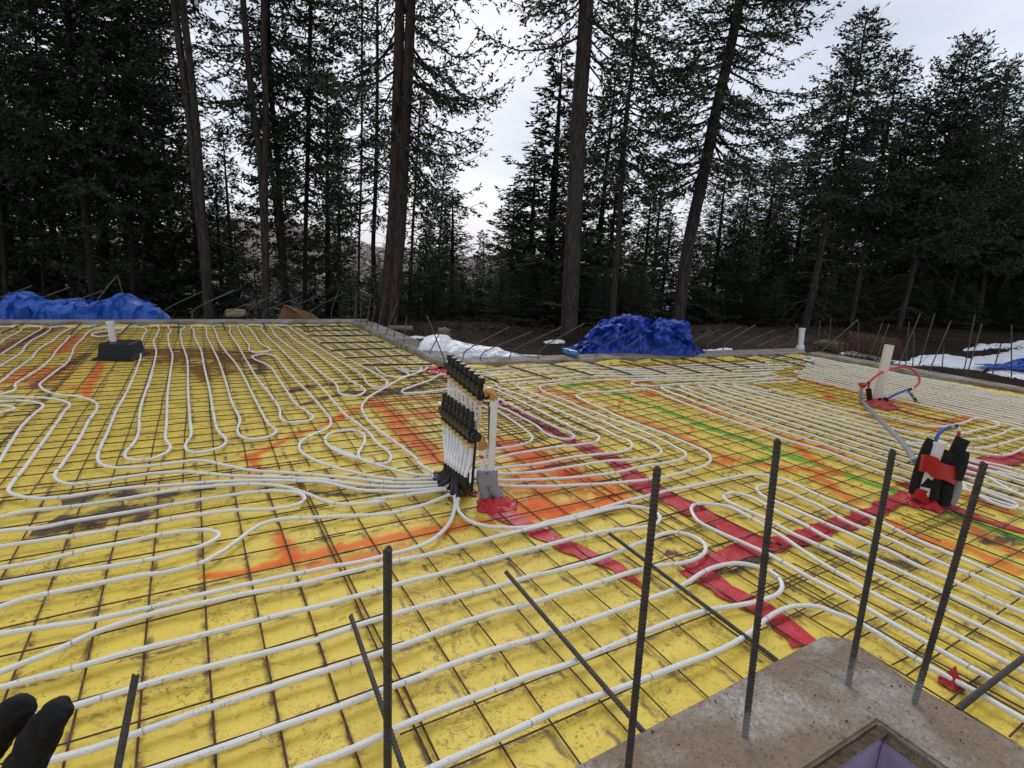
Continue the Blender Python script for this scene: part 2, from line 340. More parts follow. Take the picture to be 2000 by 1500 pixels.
xs = np.sinh(np.linspace(-6.6, 6.6, 420)) * 1.35 + 3; ys = np.sinh(np.linspace(-6.6, 6.6, 420)) * 1.35 + 5
X, Y = np.meshgrid(xs, ys, indexing='ij'); Z = tz(X, Y)
inside = (X > -7.2) & (X < 7.7) & (Y > -5) & (Y < 9.0) & ~((X > 2.45) & (Y > 5.3)); Z = np.where(inside, -.6, Z)
g = link('ground', grid_mesh('ground', X, Y, Z), M['ground']); tag(g, 'dark bare soil sloping away under the forest', kind='structure')
# ---- far hill
a = np.linspace(-.9, .75, 200); rr = np.linspace(120, 330, 50); A_, R_ = np.meshgrid(a, rr, indexing='ij')
prof = 10.5 * np.exp(-((A_ - .10) / .16) ** 2) + 1 * np.exp(-((A_ + .5) / .3) ** 2) + 2.2 * fbm(A_ * 14, A_ * 0 + 2, 4, 4)
t_ = np.clip((R_ - 120) / 130, 0, 1); H_ = -25 + (prof + 22) * np.sin(t_ * math.pi / 2) ** 1.3 + (fbm(A_ * 60, R_ * .06, 6, 5) - .5) * 7
h = link('hill', grid_mesh('hill', np.sin(A_) * R_, np.cos(A_) * R_, H_), M['hill']); tag(h, 'pale rocky hillside dotted with trees seen between the trunks', kind='structure')

# ---- the yellow floor
C12 = at(690, 636)[:2]; C23 = at(868, 722)[:2]; C34 = at(1575, 697)[:2]; W1L = at(0, 640)[:2]; W4R = at(2000, 775)[:2]
W1F = C12 + (W1L - C12) * 1.75; W4F = C34 + (W4R - C34) * 1.7
def axis(lo, hi, a, b, fine, coarse):
    v = list(np.arange(lo, a, coarse)) + list(np.arange(a, b, fine)) + list(np.arange(b, hi + coarse, coarse)); return np.array(v)
def in_slab(x, y):
    l1 = C12[1] + (x - C12[0]) * (W1L[1] - C12[1]) / (W1L[0] - C12[0]); l3 = C23[1] + (x - C23[0]) * (C34[1] - C23[1]) / (C34[0] - C23[0])
    return np.where(x < C12[0], y < l1 + .02, y < l3 + .02) & (x < C34[0] + .06)
gx = axis(-5.6, 7.68, -.8, 2.6, .014, .05); gy = axis(-2.4, 9.5, .3, 2.6, .014, .05)
X, Y = np.meshgrid(gx, gy, indexing='ij'); Z = hz(X, Y)
me = grid_mesh('yellow_floor', X, Y, Z)
ok = in_slab(X, Y) & ~((X < 1.80) & (Y < .83)  & (X > .2))
import bmesh
bm = bmesh.new(); bm.from_mesh(me); bm.verts.ensure_lookup_table(); okf = ok.ravel()
bmesh.ops.delete(bm, geom=[v for v in bm.verts if not okf[v.index]], context='VERTS'); bm.to_mesh(me); bm.free()
fl = link('yellow_floor', me, M['mem']); tag(fl, 'yellow insulated vapour barrier sheet covering the slab area, dirty and scuffed', kind='structure')

def ribbon(P, width, lift=.003, uvw=True, name='ribbon', edge=.0, across=4, seed=0):
    P = smooth_path([(p[0], p[1], 0) for p in P], .03); m = len(P); T = np.gradient(P, axis=0); T /= np.linalg.norm(T, axis=1, keepdims=True) + 1e-9
    N_ = np.stack([-T[:, 1], T[:, 0], 0 * T[:, 0]], 1); wv = np.broadcast_to(np.array(width, float), (m,)) if np.ndim(width) == 0 else np.interp(np.linspace(0, 1, m), np.linspace(0, 1, len(width)), width)
    V = []; UV = []; s = np.concatenate([[0], np.cumsum(np.linalg.norm(np.diff(P, axis=0), axis=1))])
    for k in range(across + 1):
        u = k / across * 2 - 1; ww = wv / 2 * (1 + edge * (vn(s * 22, s * 0 + k // across * 9.3 + seed, 3) - .5) * (abs(u) > .99) * 2)
        q = P + N_ * (u * ww)[:, None]; z = hz(q[:, 0], q[:, 1]) + lift
        if edge: z = z + .009 * np.abs(vn(q[:, 0] * 40, q[:, 1] * 40, 4) - .5)
        V.append(np.stack([q[:, 0], q[:, 1], z], 1)); UV.append(np.stack([s, s * 0 + (u + 1) / 2], 1))
    V = np.stack(V, 1).reshape(-1, 3); UV = np.stack(UV, 1).reshape(-1, 2); n = across + 1
    i, j = np.meshgrid(np.arange(m - 1), np.arange(across), indexing='ij'); a = (i * n + j).ravel(); Fq = np.stack([a, a + n, a + n + 1, a + 1], -1)
    me = np_mesh(name, V, Fq, True); uvl = me.uv_layers.new(name='UVMap'); idx = np.empty(len(me.loops), np.int32); me.loops.foreach_get('vertex_index', idx); uvl.data.foreach_set('uv', UV[idx].astype(np.float32).ravel())
    return me
def G(pts, z=0.): return [at(x, y, z) for x, y in pts]
li = [0]
def paint(mat, width, *segs):
    li[0] += 1; me = ribbon(G(trace(*segs)), (np.array(width) * (1.3 if mat[:3] == 'ora' else 1)) if np.ndim(width) else width * (1.3 if mat[:3] == 'ora' else 1), .0022 + .0004 * (li[0] % 5), name='paint_mark')
    o = link('paint_mark', me, M[mat], fl); return o
P0 = lambda *a: ('PX',) + a
TL['PX'] = (0, 0, 1)
paint('orange', .11, P0(166,775, 176,750, 190,725, 200,706)); paint('orange', .10, P0(224,672, 231,655))
paint('orange2', .55, P0(20,748, 60,735, 95,715)); paint('orange', .09, P0(0,760, 60,758, 110,757, 165,757)); paint('orange2', .3, P0(110,690, 170,655, 235,650))
paint('orange', .085, P0(504,926, 498,908, 488,888)); paint('orange', .075, P0(470,894, 500,886, 550,862, 610,838, 650,822)); paint('orange', .10, P0(640,826, 700,798, 750,785, 800,780, 862,778))
paint('orange', [.10,.20,.24,.26,.2], P0(722,780, 750,800, 775,822, 805,855, 835,880, 868,905)); paint('orange2', .2, P0(770,760, 740,772)); paint('orange2', .3, P0(800,800, 850,815))
paint('orange', [.05,.09,.12,.10,.13,.15,.12,.08], P0(400,1125, 437,1122, 487,1112, 560,1096, 620,1082, 700,1062, 780,1048, 860,1034, 965,1016)); paint('orange', [.03,.08,.12,.1], P0(540,1035, 552,1060, 562,1085, 565,1100))
paint('orange2', .09, P0(600,1110, 680,1095, 800,1070)); paint('orange', .06, P0(400,1120, 402,1128))
paint('orange2', [.3,.5,.5,.35], P0(960,860, 1040,890, 1110,930, 1170,950)); paint('orange', [.16,.26,.26,.2], P0(955,850, 1010,875, 1060,905, 1120,935)); paint('orange', [.12,.18,.22,.2,.12], P0(1100,915, 1140,930, 1190,955, 1205,972, 1150,985, 1090,990, 1030,985)); paint('orange', [.14,.2,.14], P0(985,1010, 1050,1008, 1120,990))
paint('orange2', .3, P0(1000,930, 1060,965, 1000,1000)); paint('orange2', .2, P0(1160,800, 1100,780, 1055,760))
paint('orange', .10, P0(1245,766, 1290,774, 1360,792, 1440,822, 1545,857, 1610,875, 1665,898)); paint('orange2', .10, P0(1055,757, 1110,772, 1160,792, 1250,820, 1330,852, 1400,885, 1440,900)); paint('orange2', .12, P0(1240,745, 1275,752, 1270,775))
paint('orange2', .16, P0(1390,905, 1440,898, 1480,903, 1560,920)); paint('orange', .09, P0(1545,860, 1600,905, 1640,925, 1560,915)); paint('orange2', .14, P0(1590,915, 1620,950, 1680,985)); paint('orange2', .12, P0(1735,1015, 1800,1050, 1880,1070, 2000,1120)); paint('orange', .10, P0(1880,968, 1930,985, 1975,1005)); paint('orange2', .12, P0(1870,1010, 1930,1050, 2000,1090))
paint('orange', .035, P0(1207,800, 1210,788, 1218,780)); paint('orange', .035, P0(1340,848, 1352,840, 1350,830)); paint('orange2', .1, P0(1160,750, 1200,742, 1250,750)); paint('orange2', .1, P0(1070,762, 1150,770, 1180,760))
paint('green', .11, P0(1100,757, 1130,751, 1155,750, 1195,764, 1240,781, 1300,803, 1375,832, 1435,852, 1480,866, 1521,885, 1592,907, 1663,932, 1745,960, 1775,972)); paint('green', .10, P0(1845,997, 1889,1015, 1936,1032, 2010,1056)); paint('green', .06, P0(1455,905, 1500,895, 1530,885)); paint('green', .08, P0(-30,875, 8,864))
paint('orange', .07, P0(1486,749, 1530,744, 1560,740)); paint('orange2', .14, P0(1560,741, 1640,760, 1750,783, 1840,800, 1900,812)); paint('orange', .12, P0(1905,812, 1870,825, 1830,836, 1800,830)); paint('orange2', .09, P0(1480,752, 1560,774, 1650,800, 1740,825, 1830,840)); paint('orange', .12, P0(1590,762, 1610,768, 1625,782))
paint('orange2', .12, P0(1160,700, 1200,712, 1290,714)); paint('orange2', .14, P0(1290,722, 1400,712, 1480,712)); paint('orange', .05, P0(1188,712, 1200,720, 1320,718))
paint('plum', .35, P0(-10,690, 30,672, 75,650, 110,638)); paint('plum', .16, P0(55,760, 120,720, 170,690))
paint('mud', .26, P0(110,1010, 160,1010, 230,1000, 300,1000)); paint('mud', .16, P0(60,1040, 130,1030, 210,1020)); paint('mud', .14, P0(120,980, 200,965, 300,968, 420,950)); paint('mud', .10, P0(280,985, 340,975)); paint('mud', .25, P0(670,765, 740,770, 830,750)); paint('mud', .12, P0(590,790, 680,765)); paint('mud', .2, P0(560,765, 640,750, 690,750)); paint('mud', .08, P0(600,960, 680,965, 800,955)); paint('mud', .12, P0(1560,1060, 1700,1090, 1800,1100)); paint('mud', .10, P0(1380,1120, 1440,1110, 1530,1060)); paint('mud', .12, P0(830,745, 880,742)); paint('mud',.12,P0(1920,1060,1990,1050)); paint('mud',.07,P0(1300,1075,1360,1090,1420,1085))
paint('wetbrown', [.7,1.2,1.6,1.3,.8,.3], P0(270,690, 330,690, 380,697, 430,702, 480,697, 520,690)); paint('wetbrown', [.5,.4,.15], P0(395,715, 400,730, 405,745)); paint('wetbrown', [.2,.3,.2], P0(450,720, 440,730)); paint('mud', .14, P0(270,682, 400,685, 520,690)); paint('mud', .3, P0(480,700, 510,712, 500,730))
# ---- red seam tape
def tape(label, width, *segs):
    me = ribbon(G(trace(*segs)), width, .0058, name='seam_tape', edge=.35, across=6, seed=len(label)); o = link('seam_tape', me, M['tape']); return tag(o, label, 'tape', 'red seam tape stuck to the yellow sheet')
tape('long red tape strip running from the concrete corner under the manifold towards the tape junction', [.10,.11,.10,.12,.13,.12,.14,.15,.12], P0(842,714, 872,735, 905,760), ('U2', 230,730, 450,830, 700,960, 900,1075, 1150,1200, 1450,1340, 1700,1450), ('R3', 650,0, 800,75, 1000,180, 1200,280, 1400,385, 1540,460))
tape('red tape strip between the tape junction and the foot of the foam wrapped pipes', .105, ('R4', 1130,75, 1000,115, 850,190, 600,285, 300,385, 0,455), ('R3', 1600,440, 1400,510, 1180,590, 980,640))
tape('red tape strip from the tape junction to the concrete corner in front', .11, ('R3', 1010,640, 1150,745, 1400,885, 1600,1010, 1760,1120, 1900,1240))
tape('red tape strip from the grey sleeve foot towards the front, ending in a point', [.16,.12,.10,.09,.095,.08,.02], P0(965,988, 985,1005), ('Z5', 1000,110, 1150,180, 1300,262, 1500,345, 1650,425, 1735,490))
tape('narrow crumpled dark red strip beside the green line at the right edge', [.07,.09,.05,.07,.03], P0(1856,990, 1890,1003, 1930,1020, 1970,1032, 2000,1044))
tape('short red tape strip crossing under the tubes at the far right edge', .16, P0(1780,957, 1860,925, 1930,905, 2020,890)); tape('thin faded red strip inside the far orange box', .05, ('U5', 300,770, 430,825, 620,880, 950,950, 1080,960))
# ---- wrinkled edge of the sheet turned up along the concrete
def lip(a, b, knots, hgt=.05):
    a = np.array(a); b = np.array(b); D = b - a; Ln = np.linalg.norm(D); n = np.array([-D[1], D[0]]) / Ln
    if n @ (np.array([1., 3.]) - a) < 0: n = -n
    m = int(Ln / .03); s = np.linspace(0, Ln, m); V = []
    ph = np.interp(s, [k * Ln for k in knots], np.arange(len(knots))); bl = np.abs(np.sin(math.pi * ph)) ** .6 * (.55 + .45 * vn(ph * 1.01, ph * 0, 12))
    rows = 6
    for q in range(rows):
        t = q / (rows - 1); off = .012 + .10 * (1 - t) * (.35 + bl * .8) * (1 - .2 * t); z = hz(a[0] + D[0] * s / Ln, a[1] + D[1] * s / Ln) + .002 + hgt * (.12 + bl * .88) * math.sin(t * math.pi / 2)
        V.append(np.stack([a[0] + D[0] * s / Ln + n[0] * off, a[1] + D[1] * s / Ln + n[1] * off, z], 1))
    V = np.stack(V, 1).reshape(-1, 3); i, j = np.meshgrid(np.arange(m - 1), np.arange(rows - 1), indexing='ij'); q = (i * rows + j).ravel()
    link('sheet_edge', np_mesh('sheet_edge', V, np.stack([q, q + 1, q + rows + 1, q + rows], -1), True), M['mem'], fl)
lip(W1F, C12, np.linspace(0, 1, 17)); lip(C23, C34, np.linspace(0, 1, 10), .055); lip(C34, W4F, [0, .12, .3, .8, 1], .035); lip(C12, C23, [0, .3, .6, .85, 1], .012)

# ---- concrete walls
ZT = .062
def wall_poly(name, pts, z0, z1, label, mat='conc', sub=.12, rough=.006, parent=None):
    bm = bmesh.new(); vs_ = [bm.verts.new((p[0], p[1], z1)) for p in pts]; f = bm.faces.new(vs_)
    if f.normal.z < 0: f.normal_flip()
    r = bmesh.ops.extrude_face_region(bm, geom=[f]); 
    for v in [e for e in r['geom'] if isinstance(e, bmesh.types.BMVert)]: v.co.z = z0
    bmesh.ops.recalc_face_normals(bm, faces=bm.faces[:])
    bmesh.ops.bevel(bm, geom=[e for e in bm.edges if e.calc_length() > .02], offset=.007, segments=2, affect='EDGES')
    me = bpy.data.meshes.new(name); bm.to_mesh(me); bm.free(); o = link(name, me, M[mat], parent); tag(o, label, 'wall'); return o
def off(a, b, d):                 # a..b shifted sideways away from the slab
    D = np.array(b) - np.array(a); n = np.array([-D[1], D[0]]) / np.linalg.norm(D)
    if n @ (np.array([1., 3.]) - np.array(a)) > 0: n = -n
    return n * d
T_ = .30
o1 = off(W1F, C12, T_); o2 = off(C12, C23, T_); o3 = off(C23, C34, T_); o4 = off(C34, W4F, T_)
wall_poly('foundation_wall', [W1F, C12, C12 + o1 + o2, W1F + o1], -.7, ZT, 'far left concrete foundation wall with the blue tarp lying behind it')
wall_poly('foundation_wall', [C12 + (C23 - C12) * .0005, C23, C23 + o2 + o3 * 1, C12 + o2], -.7, ZT - .003, 'short concrete foundation wall returning towards the black manifold')
wall_poly('foundation_wall', [C23 + (C34 - C23) * .0003, C34, C34 + o3 + o4, C23 + o3 ], -.7, ZT, 'long concrete foundation wall in front of the white sheet and the big blue tarp')
wall_poly('foundation_wall', [C34, W4F, W4F + o4, C34 + o4], -.7, ZT - .003, 'right hand concrete foundation wall beside the snow')
jx = at(1920, 738, ZT)
# concrete pier in front with its corner
PZ = .034
pc = [at(*px('Z6', x, y), PZ)[:2] for x, y in ((880,757), (1020,770), (1140,850), (1400,1032))]
pier = [pc[0], pc[1], pc[2], pc[3], np.array([pc[3][0] + .03, .1]), np.array([pc[3][0] + .05, -2.2]), np.array([1.53, -2.2]), np.array([1.535, .578]), np.array([.2, .578]), np.array([-1.0, .57]), np.array([-1.0, .84]), np.array([.3, .835])]
wall_poly('foundation_wall', pier, -1.3, PZ, 'dirty concrete wall corner in the foreground with tall ribbed bars standing in it', 'pier')
FBX, FBY = [float(v) for v in at(*px('Z6', 1270, 1288), PZ - .008)[:2]]; RBX = float(at(*px('Z6', 1245, 1345), PZ - .02)[0]); RBX -= .022
fb = wall_poly('foam_board', [(1.528, FBY + .004), (1.528, -2.2), (RBX, -2.2), (RBX, FBY + .004)], -.5, PZ - .022, 'purple insulation board with dirt on its top edge, right inside the concrete corner', 'purple'); fb['category'] = 'insulation board'
fb2 = wall_poly('foam_board', [(1.528, .572), (1.528, FBY + .008), (FBX, FBY), (-1.0, FBY), (-1.0, .572)], -.5, PZ - .014, 'purple insulation board with a thick dirt crust, left inside the concrete corner', 'purple'); fb2['category'] = 'insulation board'
pf = link('pit_floor', grid_mesh('pit_floor', *np.meshgrid(np.linspace(-1, 1.5, 60), np.linspace(-2.2, .55, 60), indexing='ij'), -.42 + .04 * fbm(*np.meshgrid(np.linspace(0, 20, 60), np.linspace(0, 20, 60), indexing='ij'), 3, 4)), M['dirt']); tag(pf, 'loose soil at the bottom of the pit in front of the concrete corner', kind='structure')
V = []; nx = 60
for (x0, x1, y0, y1, nn, zz, pr) in ((RBX + .001, 1.5275, -1.4, FBY + .003, 70, PZ - .020, fb), (-.6, 1.5275, FBY + .001, .5715, 90, PZ - .0125, fb2)):
    m = MB(); a = np.linspace(x0, x1, 6 if x1 - x0 < .1 else nn); b = np.linspace(y0, y1, nn if x1 - x0 < .1 else 6); Xa, Ya = np.meshgrid(a, b, indexing='ij'); Xa = Xa + (fbm(Xa * 50, Ya * 50, 7, 2) - .5) * .004
    Za = zz + .011 * fbm(Xa * 60, Ya * 60, 2, 3); k = Xa.shape
    m.add(np.stack([Xa, Ya, Za], -1).reshape(-1, 3), [(i * k[1] + j, (i + 1) * k[1] + j, (i + 1) * k[1] + j + 1, i * k[1] + j + 1) for i in range(k[0] - 1) for j in range(k[1] - 1)])
    m.build('dirt_layer', M['dirt'], pr)
m = MB()
for k in range(420):              # grit on the concrete and board edge
    x = random.uniform(.9, 1.78); y = random.uniform(.1, .84)
    if (x < 1.54 and y < .575): continue
    if random.random() < .55 and not (x > 1.35 and y < .75): continue
    s = random.uniform(.0012, .0035); c = np.array([x, y, PZ + s * .3]); q = [c + np.array([random.uniform(-1, 1) * s for _ in range(3)]) + np.array([(-s, 0, 0), (s, 0, 0), (0, s, 0), (0, 0, s * 1.2)][i]) for i in range(4)]
    m.add(q, [(0, 1, 2), (0, 1, 3), (1, 2, 3), (0, 2, 3)])
tag(m.build('grit', M['dirt'], None, False), 'loose grit scattered over the foreground concrete', 'grit', kind='stuff')

# ---- clods, stones and litter on the soil
m = MB(); rc = random.Random(4)
for k in range(5200):
    az = rc.uniform(-.35, 1.5); e = float(edge_dist(az)); Rr = e + rc.gauss(.1, .35) if k % 2 else rc.uniform(6.2, e + 1.5); x, y = math.sin(az) * Rr, math.cos(az) * Rr
    if x < 2.6 and y < 9.2 or y < 5.3 and x < 8: continue
    s = rc.uniform(.012, .045) * (1.6 if rc.random() < .1 else 1); z = float(tz(x, y)); c = np.array([x, y, z + s * .2])
    if rc.random() < .35: d = np.array([rc.gauss(0, 1), rc.gauss(0, 1), rc.uniform(.0, .35)]); d /= np.linalg.norm(d); m.tube([c, c + d * rc.uniform(.1, .4)], [.005, .002], 3, False)
    else:
        q = [c + np.array([rc.uniform(.6, 1.2) * s * a_, rc.uniform(.6, 1.2) * s * b_, rc.uniform(.5, 1.) * s * c_]) for a_, b_, c_ in ((1,0,0),(-1,0,0),(0,1,0),(0,-1,0),(0,0,1),(0,0,-1))]; m.add(q, [(0,2,4),(2,1,4),(1,3,4),(3,0,4),(2,0,5),(1,2,5),(3,1,5),(0,3,5)])
tag(m.build('soil_litter', M['litter'], None, False), 'clods, stones and twigs littering the bare soil', kind='stuff')
# ---- snow
def blob(poly, z, hgt, mat, name, res=.06, seed=1, facet=False, prof=.5, amp=.5, freq=6):
    P = np.array([at(x, y, z)[:2] for x, y in poly]); lo = P.min(0) - .05; hi = P.max(0) + .05
    ax = np.arange(lo[0], hi[0], res); ay = np.arange(lo[1], hi[1], res); X, Y = np.meshgrid(ax, ay, indexing='ij')
    d = np.full(X.shape, 1e9); ins = np.zeros(X.shape, bool); n = len(P)
    for i in range(n):
        a = P[i]; b = P[(i + 1) % n]; ab = b - a; t = np.clip(((X - a[0]) * ab[0] + (Y - a[1]) * ab[1]) / (ab @ ab), 0, 1)
        d = np.minimum(d, np.hypot(X - a[0] - t * ab[0], Y - a[1] - t * ab[1]))
        c = ((a[1] > Y) != (b[1] > Y)); xi = (b[0] - a[0]) * (Y - a[1]) / np.where(b[1] == a[1], 1e-9, b[1] - a[1]) + a[0]; ins ^= c & (X < xi)
    sd_ = np.where(ins, d, -d) + (fbm(X * freq, Y * freq, seed, 3) - .5) * res * 3
    ht = np.clip(sd_ / (hgt * 1.5 + .02), 0, 1) ** prof; f = fbm(X * freq, Y * freq, seed + 5, 4)
    Z = np.maximum(tz(X, Y) if name == 'snow' else z, z - .6) + hgt * ht * (1 - amp + amp * 2 * f) + .0
    Z = np.where(sd_ < 0, Z - .05, Z); me = grid_mesh(name, X, Y, Z, not facet)
    bm = bmesh.new(); bm.from_mesh(me); bm.verts.ensure_lookup_table(); k = (sd_ > -res * 1.2).ravel(); bmesh.ops.delete(bm, geom=[v for v in bm.verts if not k[v.index]], context='VERTS'); bm.to_mesh(me); bm.free()
    return link(name, me, M[mat])
for poly, lab in (([(1770,703),(1800,691),(1850,693),(1890,700),(1920,695),(1990,688),(2100,680),(2300,680),(2300,860),(2150,800),(2000,736),(1900,716),(1800,708)], 'wide patch of old snow beyond the right hand wall'),
                  ([(1640,690),(1660,688),(1720,697),(1790,703),(1800,709),(1740,706),(1690,700),(1640,694)], 'narrow strip of snow beside the rusty roll'),
                  ([(1058,668),(1080,664),(1108,667),(1095,671),(1065,671)], 'tiny snow patch on the soil in front of the big trunk'),
                  ([(780,660),(820,657),(835,659),(805,663)], 'thin snow streak behind the short wall'), ([(1335,687),(1420,681),(1440,684),(1380,690)], 'thin snow line behind the wall right of the tarp'),
                  ([(1880,684),(1960,674),(2100,655),(2100,672),(1990,682),(1920,686)], 'higher snow bank under the trees at the right edge')):
    s = blob(poly, -.15, .05, 'snow', 'snow', .05, 3); tag(s, lab, kind='structure')

# ================================================================== WELDED WIRE MESH
def clip_line(p, d, t0, t1):      # keep the part of a wire inside the slab
    t = np.linspace(t0, t1, 240); X = p[0] + d[0] * t; Y = p[1] + d[1] * t
    ok = in_slab(X, Y) & (Y < l_in(X) - .03) & (X < C34[0] - .03) & ~((X < 1.83) & (Y < .86)) & ((X > -6)) & (Y > -2.2)
    runs = []; s = None
    for i, k in enumerate(ok):
        if k and s is None: s = i
        if (not k or i == len(ok) - 1) and s is not None:
            if i - s > 3: runs.append((t[s], t[i - 1])); 
            s = None
    return runs
def l_in(x):
    l1 = C12[1] + (x - C12[0]) * (W1L[1] - C12[1]) / (W1L[0] - C12[0]); l3 = C23[1] + (x - C23[0]) * (C34[1] - C23[1]) / (C34[0] - C23[0]); return np.where(x < C12[0], l1, l3)
wire_count = [0]
def mesh_sheet(label, x0, x1, y0, y1, ax0, by0, sa=.1524, sb=.1524, ang=0., z=.010, seed=1, jit=.006):
    r = random.Random(seed); c = np.array([(x0 + x1) / 2, (y0 + y1) / 2]); ca, sa_ = math.cos(ang), math.sin(ang)
    root = empty('wire_mesh_sheet', (x0, y0, 0), label, 'wire mesh', 'welded wire mesh sheets laid over the yellow floor')
    rot = lambda v: c + np.array([ca * (v[0] - c[0]) - sa_ * (v[1] - c[1]), sa_ * (v[0] - c[0]) + ca * (v[1] - c[1])])
    def one(p, q, zz):
        p = rot(np.array(p)); q = rot(np.array(q)); Ln = np.linalg.norm(q - p); d = (q - p) / Ln; n = np.array([-d[1], d[0]]); p = p + n * r.gauss(0, jit * .6); 
        d = d + n * r.gauss(0, .0025)
        for a, b in clip_line(p, d, 0, Ln):
            k = max(2, int((b - a) / .42)); s = np.linspace(a, b, k + 1); w_ = np.array([r.gauss(0, jit * .55) for _ in s])
            X = p[0] + d[0] * s + n[0] * w_; Y = p[1] + d[1] * s + n[1] * w_
            P = np.stack([X, Y, hz(X, Y) + zz + np.array([r.uniform(-.004, .004) for _ in s])], 1)
            MB().tube(P, .0031, 4).build('mesh_wire', M['wire'], root); wire_count[0] += 1
    x = ax0 - math.floor((ax0 - x0) / sa) * sa
    while x < x1: one((x, y0 + r.uniform(-.03, .0)), (x, y1 + r.uniform(0, .03)), z); x += sa
    y = by0 - math.floor((by0 - y0) / sb) * sb
    while y < y1: one((x0 - .03, y), (x1 + .03, y), z + .005); y += sb
    return root
AX, BY = -.4826, 2.2152
mesh_sheet('wire mesh sheet across the near left of the floor, under the long sweeping tubes', -3.3, .50, .25, 3.16, AX, BY, seed=1)
mesh_sheet('wire mesh sheet in the middle foreground, reaching from the manifold to the concrete corner', .42, 2.05, .2, 3.0, AX + .02, BY, ang=.004, seed=2)
mesh_sheet('wire mesh sheet under the long hairpin loops left of the black bin', -5.6, -.9, 3.1, 9.2, AX + .03, 3.20, .152, .135, ang=-.03, seed=3)
mesh_sheet('wire mesh sheet under the hairpin loops between the black bin and the short wall', -.98, 2.3, 3.08, 9.0, AX, 3.27, .1524, .135, ang=-.02, seed=4)
mesh_sheet('wire mesh sheet right of the manifold with the green paint line under it', 1.75, 4.1, 1.05, 5.3, AX + .05, BY + .03, ang=.02, seed=5)
mesh_sheet('wire mesh sheet overlapping behind the manifold by the long wall', 1.2, 2.55, 2.95, 5.4, AX + .08, BY + .05, ang=-.035, seed=6)
mesh_sheet('wire mesh sheet at the lower right under the close parallel tubes', 1.88, 5.0, -2.2, 1.25, AX + .05, BY - .02, ang=.012, seed=7)
mesh_sheet('wire mesh sheet under the densest parallel tubes at the far right', 3.95, 7.6, 1.1, 5.1, AX + .07, BY + .05, ang=-.02, seed=8, z=.009)

# ================================================================== HEATING TUBES
TR = .0087; TZ = .0265
tie_spots = []
def tube_thing(label, pts, z=TZ, cat='heating tube', ties=True, name='heating_tube', ends=None):
    P = np.array([at(x, y, z) for x, y in pts]) if len(pts[0]) == 2 else np.array(pts)
    if len(pts[0]) == 2:
        d = np.hypot(P[:, 0], P[:, 1]); 
    P = smooth_path(P, .045)
    P[:, 2] += hz(P[:, 0], P[:, 1]) * .5 + (fbm(P[:, 0] * 3, P[:, 1] * 3, 5, 2) - .5) * .006 * (1 if z < .06 else 0)
    far = np.hypot(P[:, 0], P[:, 1]).min() > 3.2
    o = MB().tube(P, TR, 8 if not far else 6).build(name, M['tube']); tag(o, label, cat, 'white heating tubes tied to the wire mesh')
    if ties:
        s = np.concatenate([[0], np.cumsum(np.linalg.norm(np.diff(P, axis=0), axis=1))]); q = random.uniform(.15, .4)
        farm = MB()
        while q < s[-1]:
            i = int(np.searchsorted(s, q)); i = min(max(i, 1), len(P) - 2); p = P[i]; T = P[i + 1] - P[i - 1]; T /= np.linalg.norm(T)
            vis = (p - CAM) @ FX > .3; dist = np.linalg.norm(p - CAM)
            if vis:
                u = np.array([-T[1], T[0], 0.]); u /= np.linalg.norm(u); nz = np.array([0, 0, 1.])
                near = dist < 2.6; mb = MB() if near else farm
                k = 9; ring = [p + (TR + .0012) * (math.cos(a) * u + math.sin(a) * nz) + T * .0015 * math.sin(a) for a in np.linspace(-2.6, 5.0 - 1.6, k)]
                mb.tube(ring, .0012 if near else .0016, 4)
                if near:
                    a = random.uniform(-.9, .9); dr = u * random.choice((-1, 1)) + T * a; dr /= np.linalg.norm(dr); b = p + dr * (TR + .001) - nz * .006; L_ = random.uniform(.018, .035)
                    tail = [b + dr * L_ * t + nz * (.004 * math.sin(3 * t)) + T * .0012 * math.sin(18 * t) for t in np.linspace(0, 1, 8)]; e = tail[-1]; mb.tube(tail, .0011, 3)
                    if random.random() < .75:
                        wv = np.cross(dr, nz); rr = random.uniform(.004, .0055); lp = [e + dr * rr * (1 - math.cos(t)) + (wv * .8 + nz * .6) * rr * math.sin(t) for t in np.linspace(0, 2 * math.pi, 9)]; mb.tube(lp, .001, 3)
                    mb.build('tie_wire', M['tie'], o)
            q += random.uniform(.30, .62)
        if farm.n: tag(farm.build('tie_wire', M['tie'], o), kind='stuff')
    return o
tt = tube_thing
S = lambda label, *segs, **k: tt(label, trace(*segs), **k)
# -- big sweeping tubes on the left
S('white tube running left from the manifold and up past the left of the black bin',
  ('Z2', 582,1090, 400,1094, 286,1088, 143,1075, 0,1057), ('T6', 1100,864, 850,850, 650,830, 450,790, 300,755, 150,743, 0,760), ('Z1', 900,990, 720,1005, 600,1003, 548,972, 552,920, 590,830, 650,690, 720,560, 770,440, 785,380, 775,335),
  ('T7', 1360,345, 1375,290, 1405,220, 1432,165, 1405,148, 1340,140, 1240,145, 1140,146, 1040,150, 940,153, 890,172, 800,260, 720,350, 708,395, 650,490, 510,600, 405,680, 385,715), ('T5', 388,265, 425,305, 560,348, 760,370, 900,408, 950,450, 942,500, 870,600, 780,770, 700,900, 600,1040, 532,1130, 540,1165, 600,1202, 700,1222, 850,1215, 1050,1190, 1300,1150, 1600,1115, 1850,1100), ('T6', 100,855, 300,870, 500,890, 800,900, 1100,910, 1400,935, 1700,975, 2000,1000), ('Z2', 450,1116, 622,1106))
